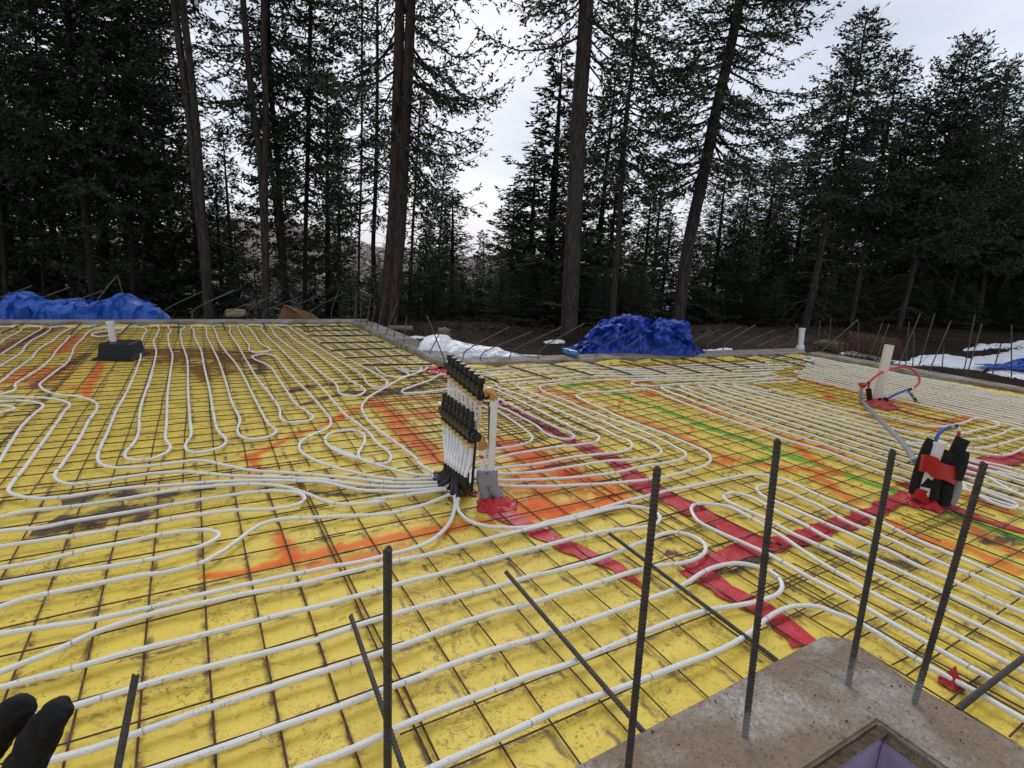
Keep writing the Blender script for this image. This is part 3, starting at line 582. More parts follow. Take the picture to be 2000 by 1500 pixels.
S('white tube with the square bend at the left that returns beside the muddy patch',
  ('T5', -250,380, 0,372, 150,375, 350,378, 500,390, 640,420, 685,450, 650,490, 550,630, 430,800, 250,1050, 112,1220, 78,1275, 100,1312, 200,1345, 320,1362, 450,1365, 700,1345, 900,1310, 1300,1265), ('T6', 0,978, 250,955, 500,945, 800,938, 1050,940, 1350,950, 1500,975, 1750,1030, 2000,1045), ('Z2', 450,1138, 632,1122))
S('white tube making a square bend at the left edge, left of the other square bends',
  ('T5', -200,1250, -60,1080, 0,1000, 60,890, 120,800, 230,640, 320,550, 390,495, 425,462, 400,438, 300,420, 150,410, 0,415, -250,420))
S('white tube crossing the muddy patch and dipping behind the hairpin end near the middle',
  ('Z1', -250,1340, 0,1285, 150,1250, 400,1225, 800,1165, 1000,1130, 1250,1105, 1450,1100, 1600,1115, 1700,1150), ('T6', 1300,1090, 1450,1150, 1600,1170, 1800,1165, 2000,1145), ('Z2', 200,1195, 400,1165, 600,1135, 655,1128))
S('white hairpin tube whose rounded end lies on the muddy patch left of the manifold',
  ('Z1', -250,1400, 0,1360, 200,1345, 450,1300, 800,1240, 1100,1190, 1300,1160, 1450,1140, 1600,1140, 1670,1152, 1702,1182, 1670,1212, 1600,1232, 1500,1240, 1300,1245, 1100,1270, 800,1320, 500,1375, 250,1410, 0,1445, -250,1500))
S('short white hairpin tube with its pointed end above the left end of the orange line',
  ('Z4', -250,430, 0,380, 200,350, 500,275, 700,235, 900,190, 1100,165, 1180,170, 1222,188, 1200,218, 1100,262, 900,315, 700,355, 400,400, 200,430, 0,465, -250,520))
S('white tube rising in an S from the left edge to the manifold foot',
  ('Z4', -250,690, 0,595, 150,550, 400,495, 700,430, 900,405, 1050,375, 1150,340, 1250,280, 1350,205, 1450,140, 1550,115, 1750,100, 2000,90), ('Z2', 300,1265, 450,1235, 600,1180, 668,1155))
S('white tube dropping from the manifold foot across the orange line, then off left',
  ('Z2', 680,1172, 684,1210, 672,1270, 640,1335, 580,1395, 500,1440), ('Z5', 330,302, 150,345, 0,372), ('Z4', 1700,405, 1400,468, 1100,535, 850,600, 600,650, 500,672, 200,715, 0,747, -300,810))
S('white tube leaving the manifold foot rightwards, passing in front of the foam wrapped pipes',
  ('Z2', 700,1178, 695,1230, 730,1285, 800,1322, 950,1342, 1100,1337, 1200,1310, 1400,1262, 1600,1205, 1857,1140), ('Z3', 150,1110, 350,1065, 480,1043, 600,1055, 720,1098, 900,1185), ('R4', 620,160, 850,260, 1150,410, 1500,560, 1700,650, 2000,785, 2400,960))
S('white hairpin tube crossing the red strip with its end behind the second tall bar',
  ('Z4', -300,1100, 0,962, 150,900, 300,840, 480,757, 600,710, 850,637, 1150,572, 1400,520, 1650,478, 1857,425), ('Z5', 300,352, 500,313, 700,263, 1000,185, 1200,138, 1400,90, 1550,50, 1650,37, 1750,50, 1815,82, 1825,115, 1780,147, 1650,165, 1500,180, 1300,225, 1000,308, 700,388, 400,463, 0,573), ('Z4', 1500,655, 1150,745, 800,825, 400,935, 0,1045, -300,1130))
S('white hairpin tube whose round end lies between the second and third tall bars',
  ('Z4', -200,1310, 0,1255, 440,1140, 800,1030, 1200,917, 1500,842, 1750,785), ('Z5', 200,680, 500,592, 900,490, 1100,430, 1286,386), ('R3', 250,570, 500,480, 700,400, 800,362, 900,355, 1020,388, 1095,435, 1115,490, 1070,545, 950,590, 750,615, 550,660, 300,740, 0,830), ('Z5', 1100,580, 950,620, 750,680, 500,772, 200,870, 0,935), ('Z4', 1500,1050, 1100,1180, 800,1290, 500,1390, 280,1450, 0,1530))
S('white hairpin tube whose large round end crosses the red strip at the third tall bar',
  ('Z4', 700,1550, 880,1495, 1000,1455, 1300,1355, 1600,1250), ('Z5', 0,1165, 200,1090, 400,1018, 700,908, 900,840, 1100,780, 1286,721), ('R3', 300,1010, 600,900, 800,830, 950,760, 1100,662, 1200,622, 1330,600, 1450,610, 1600,650, 1685,710, 1712,780, 1680,832, 1600,870, 1450,910, 1200,950, 1000,1000, 700,1110, 400,1230, 0,1395), ('Z5', 1000,1020, 700,1130, 400,1250, 200,1345, 0,1430), ('Z4', 1600,1530, 1400,1620))
S('white tube closest to the concrete corner, humping over the red strip',
  ('Z5', 300,1620, 550,1500, 700,1430, 1000,1290, 1300,1150, 1600,1045, 1857,950), ('Z6', 300,840, 480,738, 560,668, 650,612, 750,590, 850,600, 950,635, 1100,700, 1300,820, 1500,950, 1750,1080, 2000,1232, 2500,1540))
S('white hairpin tube with its end on the long red strip beside the third tall bar',
  ('R4', 2500,1690, 1900,1390, 1500,1170, 1240,1040, 900,870, 700,760, 380,570, 230,470), ('U6', 2000,1200, 1800,1090, 1550,960, 1400,912, 1200,890, 1050,897, 1003,940, 1012,1000, 1080,1100, 1250,1200, 1500,1320, 1700,1410), ('R4', 30,540, 200,640, 460,780, 720,920, 900,1030, 1100,1140, 1440,1330, 1700,1480, 2100,1710))
S('white hairpin tube ending just left of the third tall bar, above the red junction',
  ('R4', 2500,1350, 2000,1120, 1700,980, 1400,840, 1100,690, 800,550, 430,380, 250,280, 50,180), ('U6', 1850,830, 1700,775, 1550,745, 1460,757, 1425,795, 1440,830, 1520,890, 1750,990, 2000,1100), ('R4', 200,370, 400,460, 620,560, 800,660, 1000,760, 1300,910, 1500,1010, 1730,1120, 2000,1270, 2400,1490))
S('white hairpin tube with its end close behind the third tall bar',
  ('R4', 2500,1100, 2000,875, 1700,740, 1450,640, 1090,480, 850,370, 600,265, 430,165), ('U7', 450,500, 300,435, 220,407, 150,408, 118,432, 130,465, 200,515, 290,550, 450,620), ('R4', 450,290, 700,400, 950,510, 1150,610, 1400,720, 1700,860, 2000,990, 2500,1210))
# -- tubes looping right of the manifold
S('white tube making the smallest loop right of the manifold', ('Z2', 790,925), ('U2', 160,1310, 400,1280, 550,1250, 640,1212, 668,1160, 630,1105, 500,1010, 350,900, 180,800, 0,740, -150,640, -300,560))
S('white hairpin tube whose round end lies on the red strip right of the manifold', ('Z2', 660,572), ('U2', -50,590, 30,640, 200,740, 400,832, 600,940, 720,1005, 780,1062, 880,1130, 1000,1170, 1100,1185, 1190,1172, 1210,1135, 1130,1088, 950,1018, 700,900, 500,800, 350,720, 200,645, 0,560, -100,520))
S('white tube of the second loop right of the manifold', ('Z2', 795,985), ('U2', 160,1440, 400,1378, 700,1330, 1000,1285, 1300,1252, 1460,1228, 1540,1185, 1500,1130, 1300,1075, 950,910, 750,810, 500,690, 300,590, 170,530, 0,470), ('Z2', 720,490, 650,490), ('U1', 1700,240, 1550,320, 1300,410, 1130,470, 1120,505, 1200,520, 1400,515, 1600,485, 1850,458), ('Z2', 780,560))
S('white tube of the third loop right of the manifold, turning back along the wall', ('Z2', 790,1032, 930,1010, 1150,985, 1343,951, 1500,932), ('U2', 1800,1350, 1930,1310, 1968,1262, 1900,1195, 1750,1140), ('U3', 0,1060), ('U2', 1350,960, 1100,850, 900,765, 700,690, 520,610, 330,545, 215,505, 188,465, 225,437, 400,415, 600,395, 740,378, 1000,360), ('A2', 240,137, 450,138, 700,131, 1000,122, 1110,117))
S('white tube of the fourth loop right of the manifold, with a bar end on it', ('Z2', 790,1047, 930,1045, 1150,1030, 1350,1000, 1571,967), ('U3', 150,1460, 450,1440, 650,1410, 735,1368, 742,1325, 700,1285, 600,1220, 430,1150, 240,1080, 0,960), ('U2', 1400,880, 1100,750, 950,690, 800,640, 650,580, 500,520, 462,488, 490,455, 600,440, 900,430, 1150,385), ('A2', 240,149, 450,150, 700,143, 1000,134, 1070,128))
S('white tube of the fifth loop right of the manifold', ('Z2', 775,1062, 930,1080, 1150,1075, 1350,1060, 1571,1034), ('U6', 200,440, 400,390, 600,365, 830,320, 920,280, 932,240, 850,185, 700,100), ('U3', 600,1130, 370,1030, 130,940, 0,885), ('U2', 1450,825, 1300,770, 1100,680, 900,600, 790,548, 758,505, 790,480, 950,460), ('A2', 150,175, 300,166, 450,161, 700,155, 900,148, 1040,143))
S('white tube of the widest loop right of the manifold, round the green line', ('Z2', 765,1085, 930,1110, 1150,1115, 1350,1105, 1571,1094), ('U6', 300,590, 550,555, 700,530, 1000,450, 1150,400, 1235,350, 1255,300, 1220,240, 1150,190), ('U3', 1100,1240, 900,1160, 700,1080, 500,1010, 300,940, 130,860, 0,795), ('U2', 1450,740, 1330,680, 1265,650, 1240,615, 1280,590, 1450,570, 1700,560, 1850,545), ('U3', 0,568, 200,550, 400,530, 550,530, 680,562, 800,620, 1000,700, 1200,775, 1400,850), ('Z3', 500,790, 700,860, 900,920, 1050,975, 1200,1030, 1380,1090, 1660,1100), ('U8', 780,350+90, 900,500, 1000,552, 1100,588, 1180,600, 1212,578, 1190,555, 1100,520, 950,465, 780,400))
# -- tubes along the wall behind the manifold
for k, yl in enumerate((206, 250, 292)):
    S(['white tube hugging the long wall closest to the turned up sheet', 'second white tube from the long wall', 'third white tube from the long wall'][k],
      ('U2', -300, yl + 125 + k * 5, 0, yl + 82, 400, yl + 42, 900, yl + 6), ('A2',) + ((200,96, 280,101, 380,113, 700,98, 960,90, 1060,84), (250,110, 450,121, 700,109, 1000,99, 1180,92), (250,124, 450,130, 700,120, 1000,110, 1150,105))[k])
S('white tube looping back along the long wall and turning sharply at the far orange box', ('A2', 1000,137, 1060,140, 1079,149, 1040,157, 900,162, 700,166, 520,168, 440,171, 424,181, 450,190, 520,191, 700,182, 900,174, 1050,163, 1130,158, 1170,164, 1130,172, 1050,176, 976,181))
S('white hairpin tube tip at the far right corner by the white coupling pipe', ('A2', 1000,80, 1100,66, 1170,58, 1230,62, 1246,72, 1220,80, 1100,86))
# -- dense parallel tubes on the right (even spacing across the floor)
Lo = [at(*p, TZ) for p in (px('Z3', 300,700), px('Z3', 500,790), px('Z3', 900,920), px('Z3', 1200,1030))]
def aline(x, y0, y1, bend=0):     # a run parallel to the right wall
    n = max(3, int(abs(y1 - y0) / .5)); s = np.linspace(0, 1, n); return [np.array([x + bend * math.sin(3 * k), y0 + (y1 - y0) * k, TZ]) for k in s]
c4 = at(*px('Z3', 900,920), TZ); rl = at(*px('U4', 1300,850), TZ)
xa, xb = c4[0], rl[0]; N = 10; sp = (xb - xa) / N
tops = {1: px('U3', 760,505), 3: px('U3', 1015,490), 5: px('U3', 1250,480), 7: px('U3', 1485,468), 9: px('U3', 1690,462)}
names_ = ['nearest the green line', 'second from the green line', 'middle one', 'second from the far orange box', 'next to the far orange box']
for q, (k, tp) in enumerate(sorted(tops.items())):
    T0 = at(*tp, TZ); x1 = xa + sp * k; x2 = xa + sp * (k + 1) if k < 9 else xb - .02
    e = T0[1]; xm = (x1 + x2) / 2
    lb = [np.array([x1, y, TZ]) for y in (-2.0, -.5, 1.0, 2.2, 3.0)]; ub = [np.array([x2, y, TZ]) for y in (3.0, 2.2, 1.0, -.5, -2.0)]
    if k == 9: ub = [np.array([x2 + .05, y, TZ]) for y in (3.4,)] + [at(*px('U4', 1300,850), TZ), at(*px('U5', 200,880), TZ), at(*px('U5', 500,958), TZ), at(*px('U5', 700,1008), TZ), at(*px('U5', 900,1020), TZ), at(*px('U5', 1060,1000), TZ), at(*px('U5', 1250,962), TZ), at(*px('U5', 1330,920), TZ), at(*px('U5', 1420,912), TZ), at(*px('U5', 1560,940), TZ), at(*px('U5', 1680,990), TZ), at(*px('U5', 1620,1020), TZ), at(*px('U5', 1400,1060), TZ), at(*px('U5', 1200,1108), TZ), at(*px('U5', 1050,1112), TZ)]; lb = lb[3:]
    if k == 7: lb = [at(*px('U5', 2000,1290), TZ), at(*px('U5', 1850,1370), TZ), at(*px('U5', 1700,1392), TZ), at(*px('U5', 1500,1372), TZ), at(*px('U5', 1250,1330), TZ)] + lb[3:]; ub = ub[:2] + [at(*px('U5', 1250,1188), TZ), at(*px('U5', 1480,1172), TZ), at(*px('U5', 1700,1120), TZ), at(*px('U5', 1880,1048), TZ), at(*px('U5', 2100,1060), TZ)]
    lean = (T0[0] - xm) * .0
    P = lb + [np.array([x1 + (T0[0] - xm) * .6 - .01, e - .35, TZ]), np.array([T0[0] - sp * .55, e - .12, TZ]), np.array([T0[0] - .02, e, TZ]), np.array([T0[0] + sp * .5, e - .10, TZ]), np.array([x2 + (T0[0] - xm) * .6, e - .35, TZ])] + ub
    tube_thing('white hairpin tube running lengthwise across the right floor, ' + names_[q], P)
# far bank of closely spaced tubes beside the right hand wall
e0 = at(*px('U4', 740,470), TZ); e1 = at(1640, 710, TZ); xw = C34[0] - .10; xi = rl[0] + .72
xi = at(*px('U5', 500,700), TZ)[0]; NB = 7; spb = (xw - xi) / (2 * NB - 1)
for k in range(NB):
    x1 = xi + spb * 2 * k; x2 = x1 + spb; f = k / (NB - 1); e = e0[1] + .12 + f * .75 + (.08 if k % 2 else 0)
    P = [np.array([x1, y, TZ]) for y in (-1.5, 0., 1.2, 2.4, 3.2)] + [np.array([x1 + .0, e - .2, TZ]), np.array([x1 - .01, e - .05, TZ]), np.array([(x1 + x2) / 2, e, TZ]), np.array([x2 + .01, e - .05, TZ]), np.array([x2, e - .2, TZ])] + [np.array([x2, y, TZ]) for y in (3.2, 2.4, 1.2, 0., -1.5)]
    tube_thing('white hairpin tube in the dense far bank, %s pair from the right hand wall' % (['closest', 'second', 'third', 'fourth', 'fifth', 'sixth', 'seventh', 'eighth', 'ninth', 'tenth', 'eleventh', 'twelfth'][NB - 1 - k]), P)
S('white tube at the far right below the orange box, curving out of frame', ('U5', 2300,1080, 2000,1160, 1850,1205, 1600,1270, 1400,1300, 1250,1290), ('U4', 2000,1290-20))
for k, sg in enumerate((('U8', 800,190, 1000,235, 1120,260, 1269,300, 1700,420), ('U8', 790,240, 1000,295, 1269,355, 1700,480), ('U8', 785,300, 960,345, 1100,420, 1269,500, 1700,700))):
    S(['uppermost', 'middle', 'lowest'][k] + ' of three white tubes leaving the frame behind the rightmost tall bar', sg)
# -- hairpins of the far left room
S('longest white tube, making the row of hairpins right of the black bin',
  ('T7', 150,705, 160,690, 260,630, 400,540, 500,445, 545,380, 620,300, 700,215, 780,155, 900,130, 1010,118, 1130,114, 1230,120, 1252,130, 1200,150, 1100,165, 1000,185, 905,212, 900,228, 960,235, 1050,228, 1130,205, 1180,185, 1230,140, 1300,125, 1420,120, 1520,130, 1552,160, 1530,220, 1500,290, 1525,370, 1522,420, 1480,590, 1440,740),
  ('Z1', 850,480, 800,620, 780,700, 770,820, 740,880, 702,920, 700,950, 760,965, 850,957, 930,925, 952,890, 925,855, 930,750, 935,600, 950,480, 962,380, 942,320, 940,260), ('T7', 1650,210, 1665,165, 1640,142, 1650,130, 1700,124, 1790,130, 1802,145, 1770,170, 1775,290, 1800,370), ('Z1', 1045,410, 1050,600, 1060,750, 1065,830, 1035,880, 1042,910, 1090,925, 1180,912, 1250,885, 1262,855, 1215,800, 1190,700, 1170,580, 1140,450, 1120,350, 1085,280, 1080,240, 1068,224, 1100,213, 1140,218, 1150,232, 1155,275, 1180,330, 1215,400, 1260,530, 1300,660, 1338,740, 1325,805, 1360,842, 1430,852, 1510,832, 1542,802, 1500,765, 1460,700, 1420,620, 1360,500, 1310,420, 1260,360, 1220,300, 1200,240, 1190,222, 1220,212, 1268,217, 1285,260, 1330,330, 1380,420, 1450,530, 1500,590, 1560,680, 1568,735, 1610,755, 1700,750, 1748,730, 1720,700, 1650,650, 1600,580, 1560,520, 1500,440, 1420,402, 1412,385, 1480,373, 1530,385, 1580,440, 1650,520, 1720,590, 1800,680, 1845,740, 1832,785, 1750,822, 1685,858, 1668,895, 1720,950, 1850,1000, 2000,1040), ('Z2', 286,1066, 420,1074, 582,1066))
S('white tube with the small teardrop loop left of the manifold, coming from the middle hairpins',
  ('T8', 570,97, 500,90, 400,92, 342,102, 345,130, 380,190, 428,262, 428,292, 480,314, 570,305, 592,287, 520,245, 475,185, 430,125, 408,104, 450,96, 526,101), ('A1', 32,84, 75,138, 130,190, 190,250, 280,335, 400,445), ('U1', 0,540, 130,690, 300,870, 430,960, 600,1100, 750,1270, 900,1390, 945,1450), ('Z2', 322,965, 290,988, 230,985, 165,968, 142,932, 178,860, 165,818, 110,800, 40,805), ('T6', 1600,457, 1485,475, 1425,528, 1440,580, 1530,650, 1650,700, 1800,745), ('Z2', 0,895, 140,955, 300,1008, 450,1044, 590,1056))
S('long white tube winding in hairpins by the short wall, then swinging to the manifold',
  ('A1', 50,61, 74,66, 100,88, 122,128, 180,178, 260,235, 340,300, 430,380, 510,440, 532,470, 542,508, 600,530, 670,524, 712,495, 690,468, 630,438, 560,378, 480,315, 400,255, 300,190, 240,150, 200,110, 165,90, 126,73, 150,67, 205,69, 222,80, 260,112, 371,182, 470,247, 570,313, 670,378, 706,410, 720,440, 765,465, 820,468, 855,450, 845,424, 760,372, 680,329, 578,269, 427,180, 330,122, 285,95, 257,78, 285,70, 318,78, 380,112, 503,180, 600,234, 700,290, 770,328, 798,362, 855,395, 930,408, 985,400, 994,385, 960,366, 880,328, 790,283, 690,232, 587,180, 470,120, 400,84, 378,73, 405,67, 440,74, 520,114, 647,180, 740,228, 840,280, 925,325, 960,350, 1005,368, 1060,364, 1082,348, 1040,318, 950,284, 840,232, 732,178, 620,124, 530,80, 494,69, 525,63, 562,72, 680,124, 802,180, 920,233, 1030,285, 1105,318, 1122,332, 1110,352, 1040,382, 950,415, 850,470, 760,520, 712,560, 690,600, 700,635), ('U1', 575,885, 650,970, 800,1100, 1000,1240, 1200,1395, 1330,1500), ('Z2', 480,985, 540,1022, 586,1050))
S('white hairpin tube cut by the left edge, with its end on the plum coloured stain', ('T7', -200,470, 0,300, 80,240, 200,180, 222,152, 300,138, 390,140, 407,155, 380,175, 250,250, 100,350, 0,412, -200,520))
S('white hairpin tube with its end beneath the left blue tarp', ('T7', -200,640, 0,520, 130,440, 220,380, 240,340, 300,280, 430,210, 488,168, 505,145, 600,134, 680,138, 694,152, 610,198, 520,270, 400,340, 350,390, 300,450, 150,560, 0,682, -200,800))
S('white hairpin tube just inside the left edge below the wall', ('T7', -200,142, 0,140, 80,138, 132,146, 140,162, 80,188, 0,207, -200,260))
S('small white hairpin tube tip poking in at the left edge', ('T5', -200,455, 0,460, 80,462, 142,482, 130,500, 60,515, 0,530, -200,560))
S('white tube kinking at the left edge above the small hairpin tips', ('T7', 150,705, 145,720), ('T5', 155,285, 120,322, 0,348, -200,365))

# ================================================================== STEEL BARS
def ribbed(mb, p, q, r, pitch=.011, n=10):
    p = np.array(p, float); q = np.array(q, float); L_ = np.linalg.norm(q - p); k = int(L_ / pitch * 3); t = np.linspace(0, 1, k + 1)
    rad = r * (1 + .13 * (np.arange(k + 1) % 3 == 0)); T = (q - p) / L_; u = np.array([1., 0, 0]) if abs(T[2]) > .6 else np.array([0, 0, 1.]); u -= T * (u @ T); u /= np.linalg.norm(u); v = np.cross(T, u); V = []
    for i in range(k + 1):
        c = p + (q - p) * t[i]
        for a in range(n):
            th = 2 * math.pi * a / n; rib = (i % 3 == 0)
            rr = r * (1.0 + (.17 if rib and a % (n // 2) not in (0,) else 0) + (.13 if a % (n // 2) == 0 else 0)); V.append(c + T * (.0035 * math.sin(2 * th)) + rr * (math.cos(th) * u + math.sin(th) * v))
    f = [(i * n + a, i * n + (a + 1) % n, (i + 1) * n + (a + 1) % n, (i + 1) * n + a) for i in range(k) for a in range(n)]
    f.append(tuple(range(n - 1, -1, -1))); f.append(tuple(k * n + a for a in range(n))); mb.add(V, f)
for b, t_, z, lab in (((757,1575), (757,1072), .03, 'leftmost tall ribbed steel bar standing in front of the orange line'), ((1225,1520), (1284,915), PZ, 'second tall ribbed steel bar from the left, over the tapered red strip'),
        ((1455,1438), (1519,860), PZ, 'tall ribbed steel bar third from left, in the foreground concrete'), ((1656,1338), (1744,880), PZ, 'tall ribbed steel bar fourth from left, by the loose tie wires'), ((1786,1372), (1922,905), PZ, 'rightmost tall ribbed steel bar in the foreground concrete')):
    P = at(*b, z); Q = upright(P, *t_); P = P - (Q - P) * (.05 / (Q[2] - P[2])); m = MB(); ribbed(m, P, Q, .0078 if b[0] > 800 else .0080)
    tag(m.build('ribbed_bar', M['splash' if b[0] > 1400 else 'rebar'], None, False), lab, 'steel bar', 'tall ribbed bars in the foreground')
for a, b, za, zb, r, lab in (((265,1318), (226,1520), .17, .02, .0075, 'short ribbed bar leaning up between the glove and the first tall bar'), ((685,1203), (792,1515), .10, .03, .0065, 'slanting ribbed bar passing behind the leftmost tall bar'),
        ((988,1117), (1262,1436), .07, PZ - .01, .0072, 'ribbed bar lying over three tubes towards the concrete corner'), ((1190,1042), (1518,1290), .065, PZ - .01, .0068, 'ribbed bar lying across the tapered red strip into the concrete'),
        ((2060,1238), (1868,1386), .10, PZ - .01, .0080, 'ribbed bar at the lower right rising out of the concrete edge')):
    m = MB(); ribbed(m, at(*a, za), at(*b, zb), r); tag(m.build('ribbed_bar', M['rebar'], None, False), lab, 'steel bar', 'short ribbed bars slanting in the foreground')
ORD = ['first', 'second', 'third', 'fourth', 'fifth', 'sixth', 'seventh', 'eighth', 'ninth', 'tenth', 'eleventh', 'twelfth', 'thirteenth', 'fourteenth', 'fifteenth', 'sixteenth', 'seventeenth', 'eighteenth', 'nineteenth', 'twentieth']
def dowels(lst, where, grp):
    for k, (t, x0, y0, x1, y1) in enumerate(lst):
        p = at(*px(t, x0, y0), .046); q = at(*px(t, x1, y1), .042); tag(MB().tube([p, (p + q) / 2 + [0, 0, .002], q], .0085, 6).build('dowel_bar', M['dowel']), '%s dark dowel bar %s' % (ORD[k], where), 'steel bar', grp)
dowels([('T7', 272,95, 20,205), ('T7', 797,98, 690,215), ('T7', 1297,98, 1195,190), ('T7', 1745,92, 1745,195), ('T8', 212,73, 240,140), ('T8', 533,73, 560,135), ('T8', 825,80, 892,130), ('T8', 1104,80, 1150,112)], 'from the left along the far left wall', 'dowel bars at the far left wall')
dowels([('T8', 1220,105, 770,112), ('T8', 1295,138, 850,148), ('T8', 1380,182, 880,184), ('T8', 1478,230, 980,240), ('T8', 1588,277, 1065,298), ('T8', 1712,335, 1175,358), ('T8', 1853,405, 1315,413)], 'from the far end of the short wall', 'dowel bars at the short wall')
dowels([('U2', 30,365, 225,442), ('U2', 362,232, 915,402), ('U2', 882,200, 1450,352), ('U2', 1362,172, 1955,342), ('U3', 213,165, 800,328), ('U3', 618,148, 1260,322), ('U3', 998,128, 1660,300), ('U3', 1343,112, 1890,252), ('U3', 1668,102, 2090,190), ('U4', 175,152, 820,302), ('U4', 448,150, 935,262)], 'from the left along the long wall', 'dowel bars at the long wall')
def bents(lst, where, grp, n, bend=.22, r=.0068, z=ZT):
    for k, it in enumerate(lst):
        t, x0, y0, x1, y1 = it[:5]; P = at(*px(t, x0, y0), z); Q = plane(*px(t, x1, y1), P, n); H = Q - P
        if abs(H[0]) + abs(H[1]) > .12 and bend: 
            A = P + np.array([0, 0, H[2] * .22]) + H * [.03, .03, 0]; pts = [P - [0, 0, .04], P, A, P + H * [.22, .22, .0] + [0, 0, H[2] * .42], Q]; pts = smooth_path(pts, .03)
        else: pts = [P - [0, 0, .04], P, Q]
        tag(MB().tube(pts, r, 6).build('bent_bar', M['bent']), '%s upstanding thin bar %s' % (ORD[k], where), 'steel bar', grp)
nW1 = off(W1F, C12, 1); nW2 = off(C12, C23, 1); nW3 = off(C23, C34, 1); nW4 = off(C34, W4F, 1); v3 = lambda v: np.array([v[0], v[1], 0])
bents([('VV', -220,370, 300,85), ('VV', 150,370, 650,100), ('VV', 500,370, 960,130), ('VV', 870,380, 1085,-5), ('VV', 1200,380, 1095,-10), ('VV', 1520,378, 1895,135), ('VV', 1785,378, 2210,120), ('Z1', 1075,168, 1300,20), ('Z1', 1250,168, 1480,70), ('Z1', 1380,168, 1575,22), ('Z1', 1470,170, 1690,50), ('Z1', 1600,170, 1800,35), ('Z1', 1730,170, 1925,32), ('Z1', 1850,170, 1895,5), ('Z1', 1985,172, 1990,20)], 'from the left on the far left wall', 'upstanding bars on the far left wall', v3(nW1))
bents([('Z2', 125,190, 132,60), ('Z2', 155,202, 158,90), ('Z2', 188,216, 215,40), ('Z2', 215,230, 240,100), ('Z2', 248,243, 288,68), ('Z2', 295,265, 362,85), ('Z2', 343,285, 350,180), ('Z2', 395,307, 412,170), ('Z2', 475,340, 480,290), ('Z2', 540,370, 600,250), ('Z2', 622,405, 525,160)], 'from the far end on the short wall', 'upstanding bars on the short wall', NH, 0)
bents([('Z2', 725,408, 985,225), ('Z2', 822,411, 1112,250), ('Z2', 985,407, 1278,225), ('Z2', 1145,402, 1405,203), ('Z2', 1345,362, 1560,262), ('Z2', 1470,386, 1705,236), ('Z2', 1605,382, 1745,270), ('Z2', 1730,377, 1850,310), ('Z2', 1835,368, 1948,222), ('Z2', 1965,362, 2110,243), ('Z3', 108,362, 303,238), ('Z3', 225,357, 422,222), ('Z3', 320,356, 500,213), ('Z3', 410,352, 607,243), ('Z3', 505,355, 667,268), ('Z3', 600,350, 792,293)], 'from the left on the long wall', 'upstanding bars on the long wall', v3(nW3))
bents([('Z3', 685,345, 735,210), ('Z3', 845,342, 864,188), ('Z3', 868,362, 1075,183), ('Z3', 915,300, 921,180), ('Z3', 975,372, 885,250), ('Z3', 1075,365, 1077,198), ('Z3', 1140,385, 1210,203), ('Z3', 1178,402, 1247,208), ('Z3', 1300,437, 1422,148), ('Z3', 1340,432, 1358,198), ('Z3', 1380,432, 1387,250), ('Z3', 1420,422, 1502,148), ('Z3', 1470,472, 1592,193), ('Z3', 1545,432, 1552,330), ('Z3', 1668,457, 1727,153), ('Z3', 1680,497, 1765,208), ('Z3', 1825,482, 1872,318), ('Z3', 1930,497, 1930,213), ('Z3', 2060,560, 2090,250)], 'from the far corner on the right hand wall', 'upstanding bars on the right hand wall', NH, 0)

# ================================================================== MANIFOLD
def lerp(a, b, t): return np.array(a) * (1 - t) + np.array(b) * t
PBm = np.array([1.236, 2.285, 0.]); UR = plane(946, 768, PBm + NH * .075); dUL = ray(*px('MM', 215, 165)); 
def on_ray(p, x, y, L_):          # point on the sight line of (x, y) at distance L_ from p, the far one
    d = ray(x, y); d = d / np.linalg.norm(d); w_ = CAM - p; b = d @ w_; c = w_ @ w_ - L_ * L_; return CAM + d * (-b + math.sqrt(max(b * b - c, 0)))
UL = on_ray(UR, 872, 710, .56); LR = plane(927, 851, PBm - NH * .02); LL = on_ray(LR, 862, 799, .56)
man = empty('manifold', (1.21, 2.45, 0), 'black plastic heating manifold with two rows of eight valves on white risers', 'manifold')
def bar_frame(a, b):
    ex = (b - a) / np.linalg.norm(b - a); ez = np.array([0, 0, 1.]) - ex * ex[2]; ez /= np.linalg.norm(ez); ey = np.cross(ez, ex); return ex, ey, ez, np.stack([ex, ey, ez], 1)
outs = []
